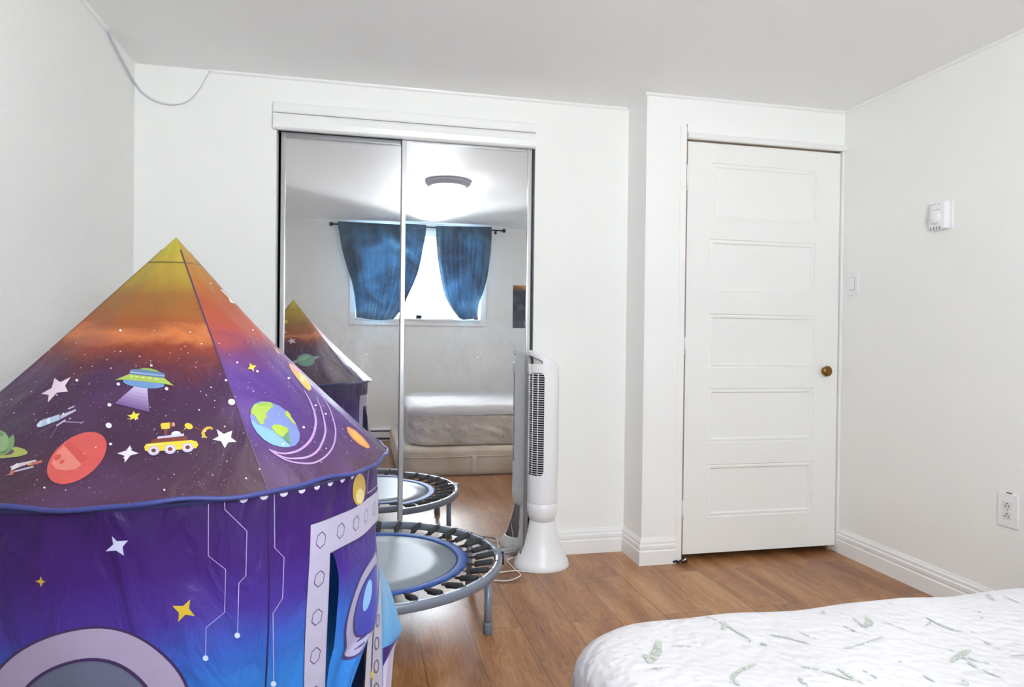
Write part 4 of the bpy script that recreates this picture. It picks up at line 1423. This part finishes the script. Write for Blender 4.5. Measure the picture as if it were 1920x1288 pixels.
# ------------------------------------------------------------------ tower fan
FX, FY = .863, 3.150
fan = thing('tower_fan', 'tall white tower fan on a flared base in front of the closet edge', 'fan', (FX, FY, 0))
SLOT = lambda a, z: abs(((a - R(156) + math.pi) % (2 * math.pi)) - math.pi) < R(34) * (1 - .25 * ((z - .07) / .17)) and .062 < z < .235
prof = [(.134, .0), (.1345, .012), (.130, .028), (.118, .050), (.105, .076), (.093, .105), (.082, .14), (.072, .18), (.064, .215), (.060, .25)]
pr = []
for i in range(len(prof) - 1):
    for k in range(4):
        t_ = k / 4
        pr.append((prof[i][0] * (1 - t_) + prof[i + 1][0] * t_, prof[i][1] * (1 - t_) + prof[i + 1][1] * t_))
pr.append(prof[-1])
sk = MB().lathe(pr, FX, FY, 120, skip=SLOT, sy=.86)
skirt = sk.obj('base', PLASTIC, fan, fix=True, solid=.005)
cup = MB().lathe([(.0005, .205), (.03, .207), (.048, .214), (.062, .228), (.070, .248), (.0735, .275), (.074, .309), (.0715, .3115)], FX, FY, 64)
cup.obj('column_cup', PLASTIC, fan)


def column(th, z, ins=0.0):
    r = .0735 - ins
    return np.array([FX + r * math.cos(th), FY + r * math.sin(th), z])


TOPZ = lambda th: 1.012 - .038 * math.cos(th) * 1.0        # slanted top, higher at the front
GF = R(210)                                                 # the grille faces this way
col = MB()
nu, nv = 180, 260
gl0, gl1 = .447, .936


def dth(th): return abs(((th - GF + math.pi) % (2 * math.pi)) - math.pi)


def in_grille(th, z):
    w, hf, c = .0735 * dth(th), .0735 * R(47), .018
    zo = max(z - (gl1 - c), (gl0 + c) - z)
    return w < hf and gl0 < z < gl1 and not (w > hf - c and zo > 0 and math.hypot(w - hf + c, zo) > c)


def in_handle(th, z):
    return dth(th) < R(52) and .978 < z < TOPZ(th) - .032 and not (dth(th) > R(40) and z < .992)


col.grid(lambda u, v: column(2 * math.pi * u, .3115 + (TOPZ(2 * math.pi * u) - .010 - .3115) * v), nu, nv, skip=lambda u, v: in_grille(2 * math.pi * u, .3115 + (TOPZ(2 * math.pi * u) - .3215) * v) or in_handle(2 * math.pi * u, .3115 + (TOPZ(2 * math.pi * u) - .3215) * v), wrap=True)
for r0, d0, r1, d1 in ((.0, .010, .004, .004), (.004, .004, .012, .0), (.012, .0, .0734, .0)):
    col.grid(lambda u, v: (lambda th, k, d: column(th, TOPZ(th) * (1 - k / .0735) + 1.012 * (k / .0735) - d, k))(2 * math.pi * u, r0 + (r1 - r0) * v, d0 + (d1 - d0) * v), nu, 3, wrap=True)
col.obj('column', PLASTIC, fan, fix=False, solid=.003)
inn = MB()
inn.grid(lambda u, v: column(GF - R(54) + R(108) * u, gl0 - .01 + (gl1 - gl0 + .02) * v, .014), 40, 10)
inn.obj('blower_core', HOLE, fan, fix=False)
inn = MB().grid(lambda u, v: column(GF - R(58) + R(116) * u, .972 + (TOPZ(GF - R(58) + R(116) * u) - .02 - .972) * v, .022), 40, 8)
inn.grid(lambda u, v: column(GF - R(58) + R(116) * u, .974, .002 + .03 * v), 40, 2)
inn.obj('handle_recess', PLASTIC2, fan, fix=False)
gr = MB()
zz = gl0 + .008
while zz < gl1 - .004:
    gr.tube([column(GF + R(-47 + 94 * k / 24), zz, .0015) for k in range(25)], .0017, 6, caps=False)
    zz += .0108
for d in (-24, 0, 24):
    gr.tube([column(GF + R(d), gl0 + .002 + (gl1 - gl0 - .004) * k / 4, .0012) for k in range(5)], .0021, 6)
gr.obj('front_grille', PLASTIC, fan)
rg = MB()
zz = gl0 + .02
while zz < gl1 - .01:
    rg.tube([column(GF + math.pi + R(-64 + 128 * k / 16), zz, -.0002) for k in range(17)], .0013, 5, caps=False)
    zz += .0094
rg.obj('rear_grille', plain('rear_slit_grey', (176, 176, 182), .5), fan)
MB().box(FX - .0762, FX - .063, FY - .020, FY + .016, .930, .972, bev=.003).obj('control_panel', PLASTIC, fan)
for k in range(3):
    MB().box(FX - .0780, FX - .075, FY - .014 + k * .011, FY - .007 + k * .011, .944, .951, bev=.001).obj('button', PLASTIC2, fan)
cord = smooth_path([at(990, 1020, 1, FY - .02), at(976, 1040, 2, .03), at(958, 1047, 2, .006), at(951, 1052, 2, .004), at(962, 1064, 2, .004), at(973, 1074, 2, .004), at(975, 1080, 2, .004), at(960, 1087, 2, .004), at(940, 1089, 2, .004),
                    at(915, 1085, 2, .004), at(890, 1068, 2, .004), at(918, 1075, 2, .005), at(945, 1072, 2, .006), at(966, 1070, 2, .006), at(985, 1072, 2, .004)], 6)
MB().tube(cord, .0030, 8).obj('power_cord', plain('cream_cord', (222, 216, 212), .5), fan)

# ------------------------------------------------------------------ trampoline
GX, GY, GR, GZ = .042, 2.712, .520, .232
tr = thing('mini_trampoline', 'round mini trampoline with a grey mat and blue edging, behind the tent', 'trampoline', (GX, GY, 0))
ring = [(GR - .022, GZ), (GR - .004, GZ), (GR, GZ - .004), (GR, GZ - .028), (GR - .004, GZ - .032), (GR - .022, GZ - .032), (GR - .026, GZ - .028), (GR - .026, GZ - .004)]
MB().lathe(ring, GX, GY, 128, closed=True).obj('frame', STEEL, tr)
MZ = .214
MB().lathe([(.0005, MZ), (.12, MZ), (.24, MZ), (.35, MZ + .001), (.35, MZ - .003), (.0005, MZ - .003)], GX, GY, 96).obj('jumping_mat', MATG, tr)
eb = MB()
eb.grid(lambda u, v: (lambda a, r: (GX + r * math.cos(a), GY + r * math.sin(a), MZ + .003 + .0015 * math.sin(math.pi * v)))(2 * math.pi * u, .340 + (.044 + .002 * math.sin(60 * math.pi * u)) * v), 240, 4, wrap=True)
eb.obj('blue_edging', MATB, tr, solid=.004)
NS = 32


def spring_parts(a):
    c, s = math.cos(a), math.sin(a)
    P = lambda r, z, t=0.0: (GX + r * c - t * s, GY + r * s + t * c, z)
    wire = []
    for k in range(61):
        q = k / 60
        an = q * 2 * math.pi * 7
        wire.append(P(.392 + .032 * q, MZ + .001 + .003 * q + .0045 * math.sin(an), .0045 * math.cos(an)))
    wire = [P(.380, MZ + .004), P(.388, MZ + .004)] + wire + [P(.45, .5 * (MZ + GZ)), P(.478, GZ - .004), P(.496, GZ + .003), P(.504, GZ + .003), P(.507, GZ - .001)]
    sp_ = MB().tube(wire, .0015, 5)
    fm = MB().tube([P(.416, MZ + .003), P(.418, MZ + .003), P(.486, GZ - .002), P(.488, GZ - .002)], [.009, .0112, .0112, .009], 12)
    return sp_, fm


s0, f0 = spring_parts(0.0)
spring0 = s0.obj('spring', COIL, tr)
sleeve0 = f0.obj('foam_sleeve', FOAM, spring0)
for k in range(NS):
    a = 2 * math.pi * (k + .5) / NS
    if k == 0:
        sp_, fm = spring0, sleeve0
    else:
        sp_ = spring0.copy(); C.objects.link(sp_)
        fm = sleeve0.copy(); C.objects.link(fm); fm.parent = sp_
    sp_.rotation_euler = (0, 0, a)
for k in range(6):
    a = R(-31 + 60 * k)
    lx, ly = GX + (GR - .022) * math.cos(a), GY + (GR - .022) * math.sin(a)
    lg = MB().tube([(lx, ly, .004), (lx, ly, GZ - .030)], .0135, 16).obj('leg', STEEL, tr)
    MB().tube([(lx, ly, 0), (lx, ly, .002), (lx, ly, .036), (lx, ly, .044)], [.0165, .018, .0175, .016], 16).obj('rubber_foot', RUBBER, lg)
for a in (R(-4), R(176)):
    c, s = math.cos(a), math.sin(a)
    P = lambda r, t, z: (GX + r * c - t * s, GY + r * s + t * c, z)
    hb = MB()
    for r0, r1, t0, t1, z0_, z1_ in ((GR - .052, GR + .004, -.007, .007, GZ + .000, GZ + .006), (GR - .03, GR + .004, -.03, .03, GZ - .001, GZ + .003), (GR + .000, GR + .004, -.03, .03, GZ - .034, GZ + .003)):
        v = [P(r, t, z) for r in (r0, r1) for t in (t0, t1) for z in (z0_, z1_)]
        hb.add(v, [(0, 1, 3, 2), (4, 6, 7, 5), (0, 4, 5, 1), (2, 3, 7, 6), (0, 2, 6, 4), (1, 5, 7, 3)])
    h_ = hb.obj('hinge_bracket', STEEL, tr)
    MB().tube([P(GR + .008, -.012, GZ + .004), P(GR + .009, -.012, GZ - .03), P(GR + .008, -.012, GZ - .048)], .004, 8).obj('lock_pin', BLACKM, h_)

# ------------------------------------------------------------------ bed: two stacked mattresses
def noise_s(x, y, s):
    return math.sin(s * x * 1.7 + 1.3 * math.sin(s * y)) * math.cos(s * y * 1.3 + .9 * math.sin(s * x * .8 + 2))


def rrect(x0, x1, y0, y1, rad, ins, n=160):
    """Inset rounded rectangle as n points (same parameter on every inset)."""
    cx, cy = (x0 + x1) / 2, (y0 + y1) / 2
    hx, hy = (x1 - x0) / 2, (y1 - y0) / 2
    hx2, hy2, r = max(hx - ins, .002), max(hy - ins, .002), max(min(rad - ins * .55, min(hx - ins, hy - ins)), .0015)
    out = []
    # fixed allotment: straight runs and corners
    nx, ny, nc = 48, 24, 12
    for (sx, sy, a0) in ((1, -1, -90), (1, 1, 0), (-1, 1, 90), (-1, -1, 180)):
        ccx, ccy = cx + sx * (hx2 - r), cy + sy * (hy2 - r)
        for k in range(nc):
            a = R(a0 + 90 * k / nc)
            out.append((ccx + r * math.cos(a), ccy + r * math.sin(a)))
        # run to the next corner
        a = R(a0 + 90)
        p = (ccx + r * math.cos(a), ccy + r * math.sin(a))
        sx2, sy2 = {(1, -1): (1, 1), (1, 1): (-1, 1), (-1, 1): (-1, -1), (-1, -1): (1, -1)}[(sx, sy)]
        q = (cx + sx2 * (hx2 - r) + r * math.cos(a), cy + sy2 * (hy2 - r) + r * math.sin(a))
        run = ny if sx == sx2 else nx
        for k in range(run):
            t_ = k / run
            out.append((p[0] + (q[0] - p[0]) * t_, p[1] + (q[1] - p[1]) * t_))
    return out


def pillow_body(x0, x1, y0, y1, rad, prof, fnz=None):
    """prof: (inset, z) from the underside round to the top middle."""
    mb = MB()
    rings = []
    for ins, z in prof:
        r_ = rrect(x0, x1, y0, y1, rad, ins)
        rings.append([np.array((x, y, z)) for x, y in r_])
    n = len(rings[0])
    vs = []
    for i, rg_ in enumerate(rings):
        for p in rg_:
            if fnz: p = fnz(p, prof[i])
            vs.append(p)
    fs = [(i * n + j, i * n + (j + 1) % n, i * n + n + (j + 1) % n, i * n + n + j) for i in range(len(rings) - 1) for j in range(n)]
    fs.append([j for j in range(n)][::-1])
    fs.append([(len(rings) - 1) * n + j for j in range(n)])
    mb.add(vs, fs, 0, None, True)
    return mb


def mattress_cloth(name, lo, hi, bump, bscale, crease=.35):
    mt, nt, b, out = mat(name)
    L = nt.links.new
    tc = N(nt, 'ShaderNodeTexCoord')
    nz = N(nt, 'ShaderNodeTexNoise', i_Scale=3.0, i_Detail=5.0); L(tc.outputs['Object'], nz.inputs['Vector'])
    cr = ramp(nt, [(.35, lo), (.65, hi)]); L(nz.outputs[0], cr.inputs[0]); L(cr.outputs[0], b.inputs['Base Color'])
    b.inputs['Roughness'].default_value = .85
    b.inputs['Sheen Weight'].default_value = .2
    vo = N(nt, 'ShaderNodeTexVoronoi', feature='SMOOTH_F1', i_Scale=float(bscale)); L(tc.outputs['Object'], vo.inputs['Vector'])
    n2 = N(nt, 'ShaderNodeTexNoise', i_Scale=10.0, i_Detail=4.0); L(tc.outputs['Object'], n2.inputs['Vector'])
    b1 = N(nt, 'ShaderNodeBump', i_Strength=bump, i_Distance=.006); b1.invert = True; L(vo.outputs['Distance'], b1.inputs['Height'])
    b2 = N(nt, 'ShaderNodeBump', i_Strength=crease, i_Distance=.012 + .02 * (crease > .5)); L(n2.outputs[0], b2.inputs['Height']); L(b1.outputs[0], b2.inputs['Normal'])
    L(b2.outputs[0], b.inputs['Normal'])
    return mt


QUILT = mattress_cloth('quilted_white_cover', (194, 190, 192), (203, 199, 201), .7, 62)
SIDEC = mattress_cloth('creased_side_cloth', (196, 188, 178), (222, 216, 208), .1, 30, 1.0)
CREAM = mattress_cloth('old_cream_ticking', (196, 182, 158), (222, 212, 194), .15, 40)
BX0, BX1, BY0, BY1 = .372, 2.33, -.10, 1.285
Z0, ZT = .232, .553
t = thing('quilted_mattress', 'white leaf print quilted mattress nearest the camera, on top of the cream mattress', 'mattress', ((BX0 + BX1) / 2, (BY0 + BY1) / 2, Z0))


def top_z(ins):
    """height of the top cloth at an inset from the side"""
    e = .085
    if ins >= e: return ZT
    return ZT - .075 * (1 - math.sqrt(max(0, 1 - ((e - ins) / e) ** 2)))


def bed_wave(p, pr):
    ins, z = pr
    q = p.copy()
    if z > .40:
        q[2] += .0035 * noise_s(p[0], p[1], 7) + .0025 * noise_s(p[1], p[0], 13)
    else:
        dx = (p[0] + p[1] * .3)
        wr = .010 * math.sin(46 * dx + 70 * p[2] + 2 * math.sin(11 * dx)) * math.sin(9 * dx + 1) * max(0, 1 - abs(z - .36) / .16)
        cxm, cym = (BX0 + BX1) / 2, (BY0 + BY1) / 2
        if abs(p[1] - cym) > (BY1 - BY0) / 2 - .06: q[1] += wr * (1 if p[1] > cym else -1)
        else: q[0] += wr * (1 if p[0] > cxm else -1)
    return q


side = [(.045, Z0), (.02, Z0 + .006), (.006, Z0 + .03), (.0, Z0 + .07), (-.004, Z0 + .13), (.0, Z0 + .19), (.0, ZT - .095), (.0, ZT - .075)]
side = [(a, b) for a, b in side]
dense = []
for i in range(len(side) - 1):
    for k in range(3):
        dense.append((side[i][0] + (side[i + 1][0] - side[i][0]) * k / 3, side[i][1] + (side[i + 1][1] - side[i][1]) * k / 3))
dense.append(side[-1])
top = [(i_, top_z(i_)) for i_ in (0, .004, .010, .02, .032, .046, .062, .085)] + [(.085 + .0245 * k, ZT) for k in range(1, 25)]
pillow_body(BX0, BX1, BY0, BY1, .17, dense, bed_wave).obj('side_panel', SIDEC, t)
topmb = pillow_body(BX0, BX1, BY0, BY1, .17, [(.0, ZT - .078)] + top, bed_wave)


def bed_top(x, y, off):
    cx, cy = (BX0 + BX1) / 2, (BY0 + BY1) / 2
    hx, hy, r = (BX1 - BX0) / 2, (BY1 - BY0) / 2, .17
    dx, dy = max(abs(x - cx) - (hx - r), 0), max(abs(y - cy) - (hy - r), 0)
    if dx > 0 and dy > 0: ins = r - math.hypot(dx, dy)
    else: ins = min(hx - abs(x - cx), hy - abs(y - cy))
    z = top_z(max(ins, 0)) + .0035 * noise_s(x, y, 7) + .0025 * noise_s(y, x, 13)
    return np.array([x, y, z + off])


def leaf_ink(name, col, k=.5):
    mt, nt, b, out = mat(name)
    L = nt.links.new
    tc = N(nt, 'ShaderNodeTexCoord')
    nz = N(nt, 'ShaderNodeTexNoise', i_Scale=75.0, i_Detail=4.0, i_Roughness=.7); L(tc.outputs['Object'], nz.inputs['Vector'])
    mr = N(nt, 'ShaderNodeMapRange', clamp=True); mr.inputs[1].default_value = k - .05; mr.inputs[2].default_value = k + .05; L(nz.outputs[0], mr.inputs[0])
    tp = N(nt, 'ShaderNodeBsdfTransparent')
    b.inputs['Base Color'].default_value = rgba(col); b.inputs['Roughness'].default_value = .85
    ms = N(nt, 'ShaderNodeMixShader'); L(mr.outputs[0], ms.inputs[0]); L(b.outputs[0], ms.inputs[1]); L(tp.outputs[0], ms.inputs[2]); L(ms.outputs[0], out.inputs[0])
    return mt


LEAF_A, LEAF_B = leaf_ink('sage_leaf_print', (176, 183, 172), .54), leaf_ink('grey_green_print', (150, 160, 162), .47)
PR = lambda x, y: at(1120 + x / 2.4, 1050 + y / 2.4, 2, ZT)[:2]


def leaf(px_pts, w, mi, off=.0016):
    """tapered brush leaf along photo points on the cover"""
    P = [PR(*q) for q in px_pts]
    if len(P) > 2:
        P = [p[:2] for p in smooth_path([(a, b, 0) for a, b in P], 5)]
    else:
        P = [P[0] + (P[1] - P[0]) * k / 10 for k in range(11)]
    n = len(P)
    vs, fs = [], []
    for i, p in enumerate(P):
        d = P[min(i + 1, n - 1)] - P[max(i - 1, 0)]
        d = d / max(np.linalg.norm(d), 1e-9)
        nn = np.array([-d[1], d[0]])
        ww = .8 * w * (math.sin(math.pi * (i + .3) / n) ** .7) / 2 + .0004
        for s_ in (-1, 0, 1):
            x, y = p + nn * ww * s_
            vs.append(bed_top(x, y, off))
    for i in range(n - 1):
        for q in range(2):
            fs.append((i * 3 + q, i * 3 + q + 1, i * 3 + q + 4, i * 3 + q + 3))
    topmb.add(vs, fs, mi, None, True)


for pts, w, mi in (([(278, 350), (268, 410), (245, 465)], .020, 1), ([(205, 420), (225, 445), (238, 468)], .012, 1), ([(480, 250), (560, 290), (640, 335), (690, 360)], .007, 1), ([(560, 285), (575, 300), (560, 320)], .010, 1),
                   ([(680, 368), (720, 372), (765, 385)], .012, 2), ([(755, 335), (850, 355), (960, 388)], .006, 1), ([(900, 330), (1000, 375)], .004, 2), ([(1010, 225), (1020, 238), (1005, 246)], .010, 1),
                   ([(1210, 262), (1225, 285), (1200, 310)], .018, 1), ([(1150, 262), (1190, 300)], .007, 1), ([(1100, 300), (1150, 325), (1195, 355)], .006, 2), ([(1105, 410), (1200, 385), (1290, 352)], .007, 1),
                   ([(1480, 265), (1560, 300), (1640, 320)], .008, 1), ([(1500, 280), (1480, 300)], .006, 2), ([(1755, 155), (1770, 175), (1782, 186)], .014, 1), ([(1560, 295), (1600, 315)], .006, 2), ([(1825, 165), (1900, 200)], .005, 1),
                   ([(920, 482), (1040, 515), (1160, 555)], .009, 1), ([(1080, 500), (1130, 530), (1190, 560)], .010, 1), ([(1195, 510), (1240, 535), (1290, 560)], .008, 2), ([(905, 530), (925, 550), (945, 570)], .010, 2),
                   ([(600, 560), (630, 510), (710, 465)], .010, 1), ([(605, 540), (640, 570)], .008, 1), ([(1355, 460), (1385, 475)], .008, 2), ([(1590, 465), (1640, 425), (1680, 395)], .014, 1), ([(1640, 430), (1700, 480), (1815, 530)], .010, 1),
                   ([(1655, 430), (1710, 455), (1765, 462)], .008, 1), ([(1860, 425), (1920, 420)], .008, 1), ([(1650, 545), (1660, 575)], .012, 1), ([(1740, 355), (1770, 372)], .008, 1), ([(1780, 375), (1810, 390)], .006, 2),
                   ([(1580, 400), (1600, 410)], .006, 2), ([(1680, 320), (1710, 325)], .006, 2), ([(1290, 280), (1400, 320)], .004, 1), ([(1470, 530), (1520, 560)], .008, 1), ([(335, 378), (450, 385)], .006, 2), ([(240, 490), (320, 487)], .006, 1)):
    leaf(pts, w, mi)
for x, y in ((1101, 243), (1318, 207), (1095, 495), (697, 316), (1720, 240), (1800, 285), (1730, 265)):
    p = PR(x, y)
    topmb.add([bed_top(p[0] + .003 * math.cos(a), p[1] + .003 * math.sin(a), .0016) for a in [6.283 * k / 10 for k in range(10)]], [list(range(10))], 2)
tag(topmb.obj('quilted_top', [QUILT, LEAF_A, LEAF_B], t, fix=True), 'white quilted top with sage leaf streaks')

LX0, LX1, LY0, LY1 = .285, 2.36, -.14, 1.335
t = thing('bare_mattress', 'old cream mattress lying on the floor beneath the quilted mattress', 'mattress', ((LX0 + LX1) / 2, (LY0 + LY1) / 2, 0))
lp = [(.05, .002), (.02, .004), (.006, .014), (.0, .04), (-.004, .075), (-.002, .12), (.002, .150), (.002, .158), (-.002, .164), (.002, .170), (.0, .185), (.004, .2), (.014, .214), (.035, .224), (.07, .228)] + [(.07 + .03 * k, .229) for k in range(1, 20)]


def sag(p, pr):
    q = p.copy()
    if pr[1] > .05:
        q[2] += .004 * noise_s(p[0], p[1], 6) * (1 if pr[1] < .2 else .4)
    return q


pillow_body(LX0, LX1, LY0, LY1, .12, lp, sag).obj('ticking', CREAM, t)
pp = [np.array((x, y, .155 + .003 * noise_s(x, y, 6))) for x, y in rrect(LX0, LX1, LY0, LY1, .12, -.001)]
MB().tube(pp, .0055, 8, closed=True).obj('piping', CREAM, t)
hx = in_mirror(888, 860, LY1)[0]
hd_ = MB().grid(lambda u, v: (hx - .018 + .036 * u, LY1 + .006 + .008 * math.sin(math.pi * v), .02 + .135 * v), 4, 14)
hd_.obj('strap_handle', CREAM, t, solid=.004)

# drop the helper property
for o in bpy.data.objects:
    if '_base' in o:
        del o['_base']
bpy.context.view_layer.update()
